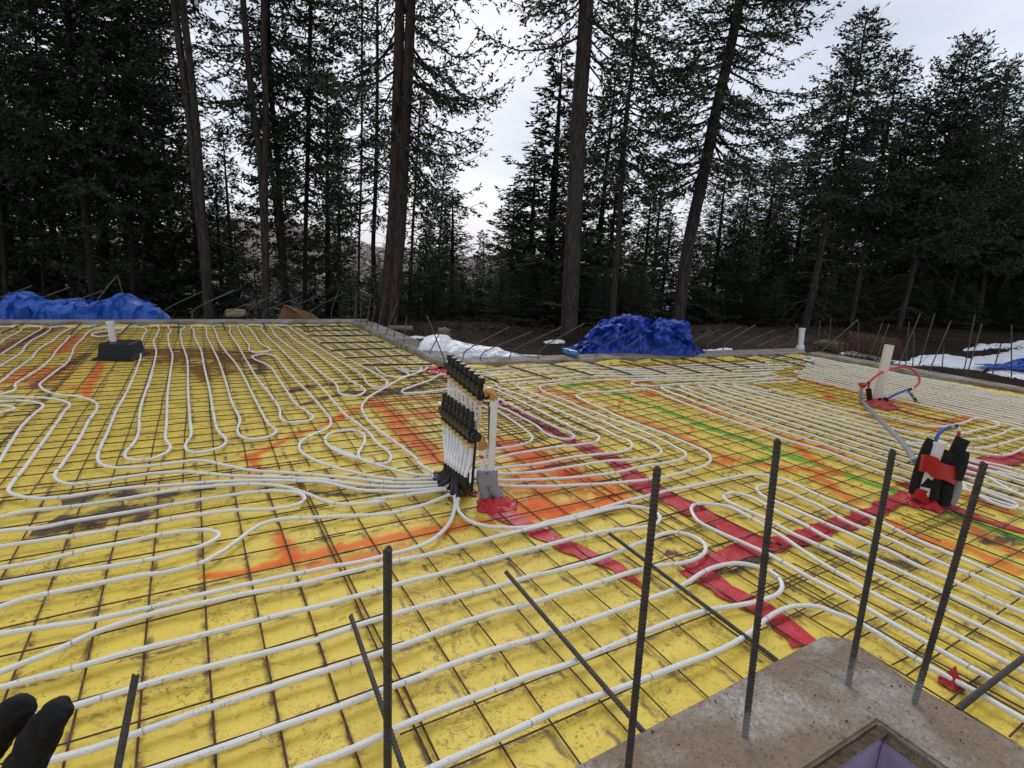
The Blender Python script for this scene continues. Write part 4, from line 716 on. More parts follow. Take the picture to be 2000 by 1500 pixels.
for row, (a, b) in enumerate(((UR, UL), (LR, LL))):
    ex, ey, ez, Rm = bar_frame(a, b); Ln = np.linalg.norm(b - a)
    m = MB(); m.tube([a, b], .021, 12)
    for k in range(8):
        c = lerp(a, b, (k + .72) / 8.6); m.box(c, (.050, .043, .046), Rm); m.tube([c - ex * .030, c - ex * .024], .027, 12)
    m.box(lerp(a, b, .5) + ey * .022, (Ln * .9, .006, .018), Rm); m.tube([a - ex * .045, a], .019, 12); m.tube([a - ex * .030, a - ex * .012], .026, 8)
    m.build('manifold_bar', M['black'], man)
    MB().tube([b, b + ex * .014], .014, 10).build('end_plug', M['pvc'], man)
    for k in range(8):
        c = lerp(a, b, (k + .72) / 8.6); m = MB()
        if row == 0: m.cyl(c + ez * .02, c + ez * .034, .014); m.tube([c + ez * .034, c + ez * .038, c + ez * .066, c + ez * .069], [.013, .0195, .0195, .016], 14)
        else: m.tube([c + ez * .02, c + ez * .030, c + ez * .032, c + ez * .062, c + ez * .064, c + ez * .084, c + ez * .086, c + ez * .108], [.012, .012, .018, .018, .012, .012, .014, .012], 12)
        m.build('valve_cap', M['black'], man)
        m = MB(); m.tube([c - ez * .02, c - ez * .036, c - ez * .037, c - ez * .048], [.013, .013, .019, .019], 8); m.build('outlet_neck', M['black'], man)
        m = MB(); m.tube([c - ez * .048, c - ez * .050, c - ez * .070, c - ez * .074], [.0155, .0175, .0175, .012], 6); m.build('brass_nut', M['brasst'], man, False)
        outs.append((row, k, c - ez * .07))
ex, ey, ez, Rm = bar_frame(LR, LL); c = LL - ex * .02 + ez * .035
MB().add([c - ex * .06 - ey * .02, c + ex * .02 - ey * .03, c + ex * .03 + ey * .02 + ez * .012, c - ex * .04 + ey * .03 + ez * .01], [(0, 1, 2, 3)]).add([c - ex * .06 - ey * .02 - ez * .002, c + ex * .02 - ey * .03 - ez * .002, c + ex * .03 + ey * .02 + ez * .010, c - ex * .04 + ey * .03 + ez * .008], [(3, 2, 1, 0)]).build('cream_tag', M['brasst'], man, False)
# risers gather into black bend supports at the foot, each turning into one floor tube
feet_px = [(585,1048),(582,1062),(582,1078),(600,1088),(625,1100),(632,1115),(655,1127),(668,1155),(684,1172),(700,1178),(790,925),(795,985),(790,1032),(790,1047),(775,1062),(765,1085)]
order = sorted(range(16), key=lambda i: (outs[i][0], -outs[i][1]))
for i, oi in enumerate(order):
    row, k, c = outs[oi]; fx, fy = feet_px[(i * 2) % 16 + (1 if i >= 8 else 0)]; e = at(*px('Z2', fx, fy), TZ)
    bq = lerp(at(871, 916, .10), at(909, 944, .10), (7 - k) / 7)
    g = at(*px('Z2', 700 - 36 + (7 - k) * 11, 1105 + (7 - k) * 4 - (20 if row == 0 else 0)), .03); base = np.array([bq[0], bq[1], .10]) + NH * .055 * (row == 0)
    P = smooth_path([c, c - ez * .06] + ([lerp(c, base, .45) + NH * .05] if row == 0 else [lerp(c, base, .55)]) + [base + [0, 0, .05], base], .02); MB().tube(P, .0098, 8).build('riser_tube', M['tube'], man)
    dr = e - base; dr[2] = 0; dn = dr / (np.linalg.norm(dr) + 1e-9); q = smooth_path([base + [0, 0, .035], base - [0, 0, .0], base - [0, 0, .04] + dn * .018, np.array([base[0], base[1], TZ + .006]) + dn * .055, np.array([base[0], base[1], TZ]) + dn * min(.095, np.linalg.norm(dr) + .02)], .012)
    MB().tube(q, .0145, 8).build('bend_support', M['black'], man)
    MB().tube([q[-1] - dn * .01, e + dn * .02], .0097, 8).build('riser_tube', M['tube'], man)
# supply pipes, elbows and sleeve
sup = empty('supply_pipes', (1.24, 2.3, 0), 'two thick white supply pipes with brass elbows rising from a taped grey sleeve', 'pipe')
PB = at(958, 950, 0.0); PB = np.array([1.236, 2.285, 0.])
def vp_(x, y): return plane(x, y, PB)
def part(name, pts, r, mat, n=14, par=sup, sm=True): return MB().tube(pts, r, n).build(name, M[mat], par, sm)
part('supply_pipe', [vp_(965,785), vp_(962,850), vp_(957,945)], .0185, 'pvc'); part('pipe_collar', [vp_(965.5,779), vp_(964.5,794)], .0225, 'pvc')
part('supply_pipe', [vp_(944,882), vp_(942,915), vp_(941,948)], .0165, 'pvc'); part('pipe_collar', [vp_(944,874), vp_(943.5,886)], .0205, 'pvc'); part('pipe_band', [vp_(942.9,888), vp_(942.6,894)], .0172, 'red')
for (ax_, ay_), (bx_, by_), (cx_, cy_) in (((946,766), (960,763), (965,782)), ((926,852), (938,853), (944,877))):
    a = vp_(ax_, ay_); b = vp_(bx_, by_); c = vp_(cx_, cy_); P = smooth_path([a, lerp(a, b, .7), lerp(b, c, .3), c], .006); m = MB(); m.tube(P, .0195, 14); m.tube([lerp(a, b, .0), lerp(a, b, .3)], .025, 6); m.tube([lerp(b, c, .72), c], .024, 6); m.build('brass_elbow', M['brass'], sup)
part('sleeve', smooth_path([vp_(943,917), vp_(943,945), vp_(949,965), vp_(956,982)], .02), .0285, 'grey'); part('sleeve', smooth_path([vp_(960,917), vp_(962,945), vp_(968,963), vp_(980,982)], .02), .0285, 'grey')
m = MB(); cc = [vp_(951.5, y) for y in (921, 926, 940, 946)]; Rr = RX * 1.; 
V = []; ns = 20
for q, p in enumerate(cc):
    for a in range(ns): th = 2 * math.pi * a / ns; V.append(p + RX * .052 * math.cos(th) + NH * .033 * math.sin(th) + np.array([0, 0, .003 * math.sin(5 * th + q)]))
m.add(V, [(q * ns + a, q * ns + (a + 1) % ns, (q + 1) * ns + (a + 1) % ns, (q + 1) * ns + a) for q in range(3) for a in range(ns)]); m.build('tape_band', M['duct'], sup)
m = MB(); ribbed(m, vp_(955, 985), vp_(957, 786), .0075); tag(m.build('support_bar', M['rebar'], None, False), 'thin dark steel stake taped between the two white supply pipes', 'steel bar')
m = MB(); ribbed(m, at(921, 962, 0), upright(at(921, 962, 0), 929, 860), .0068); tag(m.build('support_bar', M['rebar'], None, False), 'thin dark steel stake behind the risers under the lower manifold row', 'steel bar')
def crumple(label, c, R_, h, seed, mat='tape', parts=None, ex=(1, 0), name='tape_patch', hole=.25):
    th = np.linspace(0, 2 * math.pi, 56, endpoint=False); rr = np.linspace(hole, 1, 14); V = []
    for i, q in enumerate(rr):
        for a in th:
            cx_, sx_ = math.cos(a), math.sin(a); Rk = R_ * (1 + .38 * (float(vn(cx_ * 2.3 + seed, sx_ * 2.3, seed)) - .5) + .16 * (float(vn(a * 9, 0, seed + 4)) - .5)); x = c[0] + Rk * q * cx_ * ex[0]; y = c[1] + Rk * q * sx_ * (ex[1] if ex[1] else 1)
            z = float(hz(x, y)) + .007 + h * max(0, 1 - q) ** 1.6 + .024 * (1 - .5 * q) * abs(float(vn(x * 38, y * 38, seed)) - .5) * 2 * (q < .99) * min(1, R_ / .08); V.append((x, y, z))
    n = len(th); m = MB().add(V, [(i * n + a, i * n + (a + 1) % n, (i + 1) * n + (a + 1) % n, (i + 1) * n + a) for i in range(len(rr) - 1) for a in range(n)]); o = m.build(name, M[mat], None, False); return tag(o, label, 'tape')
f = at(968, 985, 0); crumple('crumpled red tape gathered round the foot of the grey sleeve', f, .115, .035, 3, 'tape', ex=(1, .8)); crumple('small scrap of red tape round the stake behind the risers', at(921, 965, 0), .03, .01, 5, 'rtape')
crumple('wrinkled red tape patch at the inner concrete corner behind the manifold', at(862, 726, 0), .16, .05, 6, 'rtape')

# ================================================================== FOAM WRAPPED PIPE BUNDLE
BB = np.array(at(1815, 985, 0.)); bun = empty('pipe_bundle', BB, 'bundle of black foam wrapped pipes around a white pipe bound with wide red tape', 'pipe bundle')
def bp(x, y, dz=0): p = plane(*px('MB', x, y), BB); d = ray(*px('MB', x, y)); return p + d / np.linalg.norm(d) * dz
def bt(name, pts, r, mat, dz=0, n=14, sm=True): return MB().tube(smooth_path([bp(x, y, dz) for x, y in pts], .02), r, n).build(name, M[mat], bun, sm)
def hollow(name, pts, r, dz, mat, ri):
    P = smooth_path([bp(x, y, dz) for x, y in pts], .02); m = MB(); m.tube(P, r, 14, False); m.tube(P[::-1], ri, 14, False); n0 = 14; k = len(P)
    
    T = P[0] - P[1]; T /= np.linalg.norm(T); u = np.cross(T, NH); u /= np.linalg.norm(u); v = np.cross(T, u)
    V = [P[0] + T * .0003 + q * (math.cos(t) * u + math.sin(t) * v) for q in (r, ri) for t in np.linspace(0, 2 * math.pi, 20, endpoint=False)]; m.add(V, [(a, (a + 1) % 20, 20 + (a + 1) % 20, 20 + a) for a in range(20)]); return m.build(name, M[mat], bun)
bt('foam_sleeve', [(735,850), (700,905), (670,975), (640,1060), (612,1150), (590,1240), (580,1300)], .026, 'foam', .02)
hollow('white_pipe', [(788,868), (760,950), (735,1040), (705,1130), (672,1230), (650,1310)], .0335, .0, 'pvc', .029); bt('pipe_rim', [(788,866), (782,890)], .0375, 'pvc', 0)
bt('foam_sleeve', [(885,955), (845,1010), (800,1100), (765,1190), (745,1270), (738,1345)], .027, 'foam', -.03); bt('foam_sleeve', [(660,1200), (700,1215), (745,1230)], .03, 'foam', -.02)
bt('foam_sleeve', [(992,842), (965,890), (930,970), (895,1060), (865,1160), (845,1260), (830,1385)], .033, 'foam', -.02)
hollow('foam_sleeve', [(985,958), (975,1020), (955,1100), (925,1180)], .031, -.05, 'foam', .014)
bt('grey_pipe', [(940,1180), (935,1260), (915,1330), (880,1385)], .023, 'grey', -.035); bt('white_stub', [(780,1230), (775,1300)], .008, 'pvc', -.03)
bt('blue_pipe', [(758,870), (775,822), (805,785), (850,757), (905,742)], .0085, 'blue'); bt('coupling', [(880,748), (912,742)], .0115, 'duct'); bt('coupling', [(912,742), (945,738)], .0105, 'black'); bt('coupling', [(938,742), (952,772)], .0115, 'pvc')
bt('red_pipe', [(950,765), (955,800), (945,850), (925,900)], .0085, 'red')
# red tape band wrapped round the bundle
def band(poly_top, poly_bot, dz, mat='rtape', name='red_tape_band'):
    k = len(poly_top); V = []; nn = 5
    for i in range(k):
        for j in range(nn):
            t = j / (nn - 1); x = poly_top[i][0] * (1 - t) + poly_bot[i][0] * t; y = poly_top[i][1] * (1 - t) + poly_bot[i][1] * t; bulge = math.sin(math.pi * i / (k - 1)); rip = .006 * math.sin(i * 2.1 + j * 1.3)
            bulge = bulge ** .45; V.append(bp(x, y, dz * bulge + .02 * (1 - bulge) + rip))
    B = [bp(poly_top[0][0] * (1 - j / 4) + poly_bot[0][0] * j / 4 + 12, poly_top[0][1] * (1 - j / 4) + poly_bot[0][1] * j / 4 - 4, .075) for j in range(nn)]; C_ = [bp(poly_top[-1][0] * (1 - j / 4) + poly_bot[-1][0] * j / 4 - 12, poly_top[-1][1] * (1 - j / 4) + poly_bot[-1][1] * j / 4 - 4, .075) for j in range(nn)]
    V = B + V + C_; k += 2
    MB().add(V, [(i * nn + j, (i + 1) * nn + j, (i + 1) * nn + j + 1, i * nn + j + 1) for i in range(k - 1) for j in range(nn - 1)]).build(name, M[mat], bun)
band([(636,975), (665,976), (700,980), (740,990), (785,1008), (800,1040), (850,1060), (920,1072), (1005,1090)], [(606,1108), (640,1118), (690,1125), (725,1165), (765,1180), (830,1190), (880,1210), (930,1238), (978,1235)], -.125)
band([(578,1258), (610,1262), (650,1268), (700,1285), (745,1320)], [(545,1325), (590,1345), (640,1375), (700,1400), (765,1415)], -.055)
crumple('crumpled red tape round the foot of the foam wrapped bundle', at(1806, 978, 0), .15, .05, 9, 'tape', ex=(1.1, .8))
c = at(1862, 1320, .03); crumple('loose twist of red tape poking up between the tubes at the lower right', c, .035, .06, 12, 'rtape', hole=.02)

# ================================================================== FAR PIPES
def pvc(label, base, top, r, mat='pvc', rim=0, z0=0.):
    P = at(*base, z0); Q = upright(P, *top) ; root = empty('vent_pipe', P, label, 'pipe', None); d = (Q - P); d /= np.linalg.norm(d)
    m = MB(); m.tube([P - d * .02, Q], r, 18, False); m.tube([Q, P - d * .02], r * .88, 18, False); V = [Q + np.array([math.cos(t), math.sin(t), 0]) * q for q in (r, r * .88) for t in np.linspace(0, 2 * math.pi, 18, endpoint=False)]; m.add(V, [(a, (a + 1) % 18, 18 + (a + 1) % 18, 18 + a) for a in range(18)]); m.build('pipe', M[mat], root)
    return root, P, Q, d
r_, P, Q, d = pvc('tall cream coloured plastic pipe leaning over the red tape patch in the orange box', (1712,782), (1737,674), .041, 'pvcb')
r_, P, Q, d = pvc('white plastic pipe with a coupling at the far right corner of the walls', (1562,690), (1567,641), .040, 'pvc'); m = MB(); m.tube([P, P + d * .10], .056, 18); m.tube([P + d * .10, P + d * .12], [.056, .045], 18); m.tube([Q - d * .03, Q], .046, 18, False); m.build('coupling', M['pvc'], r_)
crumple('red tape round the foot of the white pipe at the far corner', P, .09, .03, 14, 'rtape')
crumple('bright red tape patch round the cream pipe and conduit stubs in the orange box', at(1712, 788, 0), .17, .05, 15, 'rtape', ex=(1.25, .6)); crumple('ragged end of the red tape patch in the orange box', at(1738, 797, 0), .10, .02, 16, 'rtape', ex=(1.3, .6))
# black bin turned over with pipe
bx = at(222, 704, 0); root = empty('upturned_bin', bx, 'black upturned plastic bin boxed round the white pipe on the left', 'bin'); A0 = at(190, 703, 0.); A1 = at(257, 703.5, 0.); ex = (A1 - A0) / np.linalg.norm(A1 - A0); ey = np.array([-ex[1], ex[0], 0]); Wd = np.linalg.norm(A1 - A0); c0 = (A0 + A1) / 2 + ey * .17
def frus(m, c, w0, d0, w1, d1, z0, z1):
    V = [c + ex * sx_ * w / 2 + ey * sy_ * d / 2 + np.array([0, 0, z]) for w, d, z in ((w0, d0, z0), (w1, d1, z1)) for sx_, sy_ in ((-1, -1), (1, -1), (1, 1), (-1, 1))]; m.add(V, [(3, 2, 1, 0), (4, 5, 6, 7), (0, 1, 5, 4), (1, 2, 6, 5), (2, 3, 7, 6), (3, 0, 4, 7)])
m = MB(); frus(m, c0, Wd, .36, Wd * .90, .30, .02, .155); me_ = m.mesh('bin_body', False); o = link('bin_body', me_, M['box'], root)
md = o.modifiers.new('b', 'BEVEL'); md.width = .012; md.segments = 3
m = MB(); frus(m, c0, Wd * 1.22, .46, Wd * 1.20, .45, .006, .018); frus(m, c0, Wd * 1.08, .40, Wd * 1.04, .385, .018, .032); o = link('bin_rim', m.mesh('bin_rim', False), M['box'], root); md = o.modifiers.new('b', 'BEVEL'); md.width = .005; md.segments = 2
P = c0 + np.array([0, 0, .14]); Q = upright(P, 215, 629); P = plane(222.5, 675, c0 + [0, 0, 0]); Q = plane(214.5, 628, P); m = MB(); m.tube([P - (Q - P) * .1, Q], .030, 18); m.tube([Q - (Q - P) * .12, Q + (Q - P) * .01], .036, 18); o = m.build('vent_pipe', M['pvc'], None); tag(o, 'short white plastic pipe rising out of the black upturned bin', 'pipe')
# conduit and coloured tubing in the orange box
D0 = at(1700, 786, 0)
def q5(t, x, y, dz=0): p = plane(*px(t, x, y), D0); d = ray(*px(t, x, y)); return p + d / np.linalg.norm(d) * dz
con = empty('conduit', at(1690, 790, 0), 'long grey conduit running from its red taped bend down to the foam wrapped bundle', 'conduit')
endc = plane(1800, 908, BB) + NH * .05; k0 = at(*px('U4', 1560, 760), .05)
pt = [q5('U4', 1562, 560), q5('U4', 1545, 620), q5('U4', 1540, 690), q5('U4', 1555, 745), q5('U4', 1600, 800)]
pts = pt[:4]; e1_ = lerp(pts[-1], endc, .0)
for (x, y), t in zip((px('U4', 1600, 800), px('U4', 1700, 910), px('U4', 1850, 1060), px('Z3', 1330, 880)), (.06, .22, .45, .78)):
    d = ray(x, y); dep = 1 / (1 / ((pt[3] - CAM) @ FX) * (1 - t) + 1 / ((endc - CAM) @ FX) * t); pts.append(CAM + d * (dep / (d @ FX)))
pts.append(endc); MB().tube(smooth_path(pts, .04), .0165, 12).build('conduit_pipe', M['grey'], con)
m = MB(); m.tube([q5('U4', 1568, 525), q5('U4', 1566, 545), q5('U4', 1564, 575)], [.035, .038, .022], 9); m.build('red_tape_cap', M['rtape'], con, False)
rt = empty('coloured_tube_loop', D0, 'red and blue tubing looping behind the cream pipe, joined by a taped coupling', 'tubing')
def rp(name, pts, r, mat, n=10): return MB().tube(smooth_path(pts, .03), r, n).build(name, M[mat], rt)
rp('red_tube', [q5('U4', 1640, 590), q5('U4', 1645, 530), q5('U4', 1680, 480), q5('U4', 1790, 395, .05), q5('U5', 230, 285, .15), q5('U5', 330, 256, .2), q5('U5', 450, 246, .22), q5('U5', 555, 285, .2), q5('U5', 620, 350, .15), q5('U5', 640, 400, .12), q5('U5', 625, 460, .08), q5('U5', 560, 525)], .0105, 'red')
rp('blue_tube', [q5('U5', 530, 535), q5('U5', 470, 548), q5('U5', 380, 580), q5('U5', 290, 620), q5('U5', 210, 668)], .0105, 'blue'); rp('foam_sleeve', [q5('U5', 215, 660), q5('U5', 150, 700)], .024, 'foam'); rp('foam_sleeve', [q5('U4', 1643, 598), q5('U4', 1660, 745)], .024, 'foam')
rp('coupling', [q5('U5', 490, 545), q5('U5', 535, 530)], .0135, 'black'); rp('coupling', [q5('U5', 535, 530), q5('U5', 560, 524)], .0125, 'pvc'); rp('coupling', [q5('U4', 1636, 530), q5('U4', 1645, 505)], .013, 'black')
a = q5('U5', 500, 555); b = q5('U5', 632, 735)
for k in range(6): rp('striped_stub', [lerp(a, b, k / 6), lerp(a, b, (k + 1) / 6)], .014, ['duct', 'blue', 'duct', 'black', 'duct', 'black'][k])

# ================================================================== THINGS BEHIND THE WALLS
def tri(v): return 2 * abs(v - math.floor(v + .5))
def crumpled_sheet(label, top, base_y, P0c, n, thick, seed, mat, z=-.15, nx=110, ny=40, amp=.10, name='tarp', cat='tarp', folds=(9, 23), sharp=22, hr=.62, flat=0.):
    """a heap of sheeting standing on its own patch of ground; P0c, n give the upright plane of its crest"""
    xs_ = np.array([p[0] for p in top], float); ys_ = np.array([p[1] for p in top], float); X0, X1 = xs_[0], xs_[-1]; u = np.linspace(0, 1, nx); V = []
    al = np.array([-n[1], n[0], 0.])
    for i, t in enumerate(u):
        x = X0 + (X1 - X0) * t; yt = np.interp(x, xs_, ys_); P_ = plane(x, base_y, P0c, n); P_[2] = z; Q_ = plane(x, yt, P_, n); h = max(Q_[2] - z, .02)
        for j in range(ny + 1):
            v = j / ny; a = math.pi * v; off_ = -math.cos(a) * thick * (.35 + .65 * min(1, h / .3)); zz = math.sin(a) ** hr * h
            p = np.array([P_[0], P_[1], z + zz]) + n * off_
            sv = (p @ al) * 2.2; q = Vector((sv + seed, v * 2.4, seed)); w1 = mnoise.noise(q * .9); w2 = mnoise.noise(q * 2.3 + Vector((7, 3, 1))); w3 = mnoise.noise(q * 5.1)
            f = .62 * (tri(sv * folds[0] * .18 + 1.9 * w1 + v * 1.3 * (1 if w1 > 0 else -1)) - .5) + .34 * (tri(sv * folds[1] * .16 + 2.6 * w2 - v * 2.1) - .5) + .22 * (tri(v * 4.5 + 2.2 * w1 + sv * .8) - .5) + .18 * w3
            fade = min(1, math.sin(a) * 2.2 + .1) * min(1, 5 * t + .15, 5 * (1 - t) + .15); p = p - n * f * amp * 1.5 * fade + np.array([0, 0, 1]) * f * amp * .45 * fade * (h > .08) + al * w2 * amp * .9 * fade; p = p + RNG.normal(size=3) * flat; p[2] = max(p[2], z - .03); V.append(p)
    m = MB().add(V, [(i * (ny + 1) + j, (i + 1) * (ny + 1) + j, (i + 1) * (ny + 1) + j + 1, i * (ny + 1) + j + 1) for i in range(nx - 1) for j in range(ny)])
    me = m.mesh(name, not flat)
    if not flat: me.set_sharp_from_angle(angle=math.radians(sharp))
    o = link(name, me, M[mat]); tag(o, label, cat); return o
oW1 = off(W1F, C12, 1); v3_ = lambda v: np.array([v[0], v[1], 0.])
crumpled_sheet('light blue tarp crumpled along the far left wall, the longest of the blue tarps', [(2,618), (5,600), (26,574), (50,567), (70,576), (95,590), (108,585), (140,584), (186,592), (205,586), (238,574), (258,576), (275,584), (300,597), (314,604), (330,622)], 622, v3_(W1L + oW1 * (T_ + .38)), v3_(oW1), .26, 2.7, 'tarp', z=-.06, nx=40, ny=10, amp=.12, folds=(4, 9), hr=.5, flat=.018)
crumpled_sheet('big dark blue tarp heaped in folds behind the long wall', [(1098,692), (1125,680), (1140,668), (1154,655), (1158,640), (1172,630), (1186,622), (1205,618), (1226,614), (1245,620), (1258,628), (1275,620), (1292,622), (1312,630), (1322,628), (1332,652), (1342,668), (1358,680), (1372,690)], 692, NH * 7.35, NH, .38, 9.1, 'tarp2', z=-.0, nx=80, ny=28, amp=.17, folds=(8, 17), hr=.8, flat=.009)
crumpled_sheet('small blue tarp lying on the snow at the right edge', [(1912,720), (1935,714), (1955,711), (1968,716), (1985,704), (2010,699), (2060,700), (2100,722)], 722, NH * 8.6, NH, .3, 4.2, 'tarp', z=-.12, nx=80, ny=26, amp=.10)
crumpled_sheet('crumpled white sheet lying on the soil behind the long wall', [(822,668), (830,658), (846,655), (868,655), (880,664), (905,672), (940,677), (975,680), (990,688), (1020,694), (1075,697)], 706, NH * 6.78, NH, .42, 5.5, 'sheet', z=-.10, nx=130, ny=46, amp=.06, folds=(9, 22), hr=.7, name='white_sheet', cat='plastic sheet')
def rock(label, c, s, seed, mat='rock'):
    bm = bmesh.new(); bmesh.ops.create_icosphere(bm, subdivisions=4, radius=1)
    for v in bm.verts:
        q = v.co.copy(); f = mnoise.fractal(q * 1.1 + Vector((seed, 0, 0)), .8, 2., 5); l = max(abs(q.x), abs(q.y), abs(q.z)); v.co = q / (l ** .45) * (1 + .22 * f); v.co = Vector((v.co.x * s[0], v.co.y * s[1], v.co.z * s[2])) + Vector(c)
    me = bpy.data.meshes.new('rock'); bm.to_mesh(me); bm.free(); me.set_sharp_from_angle(angle=math.radians(25)); me.polygons.foreach_set('use_smooth', [True] * len(me.polygons)); return tag(link('rock', me, M[mat]), label, 'rock')
rock('tan sandstone block sitting on the far left wall', at(461, 619, ZT) + np.array([0, .12, .045]), (.145, .10, .062), 1)
rock('dark rock at the edge of the soil behind the short wall', plane(867, 652, at(867, 656, -.15)), (.10, .10, .10), 4, 'log')
P = at(1622, 682, -.15); rock('brown soil clod heap behind the right hand wall corner', P + np.array([0, 0, .05]), (.30, .2, .10), 6, 'dirt')
root = empty('cardboard_sheet', at(575, 622, ZT), 'bent brown cardboard leaning behind the far left wall', 'cardboard'); Pc = at(575, 618, ZT) + np.array([0, .45, -.1])
m = MB(); cs = [plane(*p, Pc) for p in ((538,632), (555,595), (580,602), (610,613), (630,628), (590,640))]; m.add([c for c in cs] + [c + NH * .012 for c in cs], [(0, 1, 2, 3, 4, 5), (11, 10, 9, 8, 7, 6)] + [(i, (i + 1) % 6, 6 + (i + 1) % 6, 6 + i) for i in range(6)]); m.build('panel', M['card'], root, False)
m = MB(); cs = [plane(*p, Pc) - NH * q for p, q in (((553,598), .0), ((570,594), .25), ((603,612), .28), ((580,606), .0))]; m.add([c for c in cs] + [c + NH * .01 for c in cs], [(0, 1, 2, 3), (7, 6, 5, 4)] + [(i, (i + 1) % 4, 4 + (i + 1) % 4, 4 + i) for i in range(4)]); m.build('flap', M['card'], root, False)
bt_ = empty('water_bottle', at(1115, 690, ZT), 'translucent blue plastic bottle lying on the long wall', 'bottle'); a = at(1101, 692, ZT) + [0, 0, .045]; b = at(1127, 699, ZT) + [0, 0, .04]; d = (b - a)
m = MB(); m.tube([a, a + d * .1, a + d * .35, a + d * .4, a + d * .45, a + d * .9, b], [.02, .036, .040, .035, .040, .040, .034], 14); m.build('bottle_body', M['bottle'], bt_); MB().tube([a - d * .12, a + d * .04], [.022, .030], 12).build('cap', M['black'], bt_)
lg = at(765, 648, -.1); MB_ = MB().tube(smooth_path([plane(758, 641, at(800, 655, -.15)), plane(780, 641, at(800, 655, -.15)), plane(806, 642, at(800, 655, -.15))], .1), .045, 10); tag(MB_.build('log', M['log'], None), 'pale log lying on the soil behind the short wall', 'log')
# rusty mesh roll
root = empty('mesh_roll', at(1690, 695, -.15), 'rusty roll of reinforcing mesh lying behind the right hand wall', 'mesh roll'); Pm = at(1690, 702, -.15); a = plane(1652, 672, Pm); b = plane(1745, 686, Pm); ax_ = (b - a) / np.linalg.norm(b - a); m = MB(); vv = np.cross(ax_, [0, 0, 1.]); vv /= np.linalg.norm(vv); uu = np.cross(vv, ax_)
for k in range(10):
    c = lerp(a, b, k / 9); sp_ = [c + (.20 - .025 * t) * (math.cos(2 * math.pi * t) * uu + math.sin(2 * math.pi * t) * vv) for t in np.linspace(0, 3.4, 60)]; m.tube(sp_, .005, 3, False)
for t in np.linspace(0, 3.4, 26): r0 = .20 - .025 * t; dd = r0 * (math.cos(2 * math.pi * t) * uu + math.sin(2 * math.pi * t) * vv); m.tube([a + dd, b + dd], .0045, 3, False)
m.build('roll_wires', M['rust'], root)
# loose tie wires on the concrete
for k, (x0, y0, x1, y1) in enumerate(((760,895, 1000,1000), (860,860, 1170,985), (910,955, 1200,1020), (1100,910, 1380,1045), (960,1012, 1190,1015), (1000,1020, 1075,1065))):
    a = at(*px('Z6', x0, y0), PZ + .003); b = at(*px('Z6', x1, y1), PZ + .004); d = (b - a) / np.linalg.norm(b - a); n = np.array([-d[1], d[0], 0]); m = MB(); s = np.linspace(0, 1, 12)
    m.tube([lerp(a, b, t) + n * .003 * math.sin(5 * t + k) + [0, 0, .003 * math.sin(3 * t)] for t in s], .0008, 4)
    for e, sg in ((a, -1), (b, 1)):
        m.tube([e + d * sg * .006 * (1 - math.cos(t)) + n * .005 * math.sin(t) + [0, 0, .001] for t in np.linspace(0, 2 * math.pi, 12)], .0008, 4)
    tag(m.build('loose_tie', M['tie'], None), ['loose tie wire lying closest to the third tall bar', 'loose tie wire pointing at the concrete corner tip', 'loose tie wire with one end by the fourth tall bar foot', 'long loose tie wire nearest the concrete edge on the right', 'loose tie wire lying level in front of the fourth tall bar', 'short bent tie wire curled at the foot of the fourth tall bar'][k], 'tie wire', 'loose tie wires on the foreground concrete')

# ================================================================== GLOVED HAND
hd = bpy.data.meshes.new('glove'); HD = .46
def hp(x, y, dd=0): d = ray(x, y); return CAM + d * ((HD + dd) / F)
vs_ = []; es = []; rs = []
def hv(p, r): vs_.append(tuple(p)); rs.append(r); return len(vs_) - 1
palm = hv(hp(-40, 1680), .036); k2 = hv(hp(-25, 1600, .0), .035); es.append((palm, k2)); wr = hv(hp(-90, 1840, -.01), .031); es.append((palm, wr)); fa = hv(hp(-170, 2060, -.03), .036); es.append((wr, fa))
def finger(pts, par):
    for (x, y, dd, r) in pts: i = hv(hp(x, y, dd), r); es.append((par, i)); par = i
finger([(20,1550,-.005,.0165), (62,1470,-.008,.0160), (102,1402,-.006,.0148), (125,1366,-.004,.0118)], k2)
finger([(-65,1520,.006,.0165), (-22,1450,.004,.0160), (20,1396,.0,.0150), (55,1366,-.002,.0118)], k2)
finger([(-120,1540,.01,.0125), (-110,1460,.012,.0120), (-80,1400,.012,.0110), (-62,1378,.012,.0095)], palm)
finger([(-170,1620,.014,.0115), (-190,1540,.016,.0105), (-185,1490,.016,.0095), (-178,1466,.016,.0085)], palm)
finger([(60,1720,-.02,.0140), (110,1660,-.03,.0130), (135,1610,-.034,.0118), (142,1580,-.034,.0100)], palm)
hd.from_pydata(vs_, es, []); ho = bpy.data.objects.new('gloved_hand', hd); COL.objects.link(ho); sk = ho.modifiers.new('skin', 'SKIN'); 
for i, v in enumerate(hd.skin_vertices[0].data if hd.skin_vertices else []): pass
if not hd.skin_vertices:
    bpy.context.view_layer.objects.active = ho
for i, v in enumerate(hd.skin_vertices[0].data): v.radius = (rs[i], rs[i] * .95); v.use_root = (i == 0)
sk.use_smooth_shade = True; sb = ho.modifiers.new('sub', 'SUBSURF'); sb.levels = 3; sb.render_levels = 3; tx = bpy.data.textures.new('glove_knit', 'CLOUDS'); tx.noise_scale = .013; dm_ = ho.modifiers.new('creases', 'DISPLACE'); dm_.texture = tx; dm_.strength = .0075; dm_.texture_coords = 'LOCAL'; hd.materials.append(M['glove']); tag(ho, 'black knitted work glove on a raised hand, two fingertips showing at the lower left', 'hand')

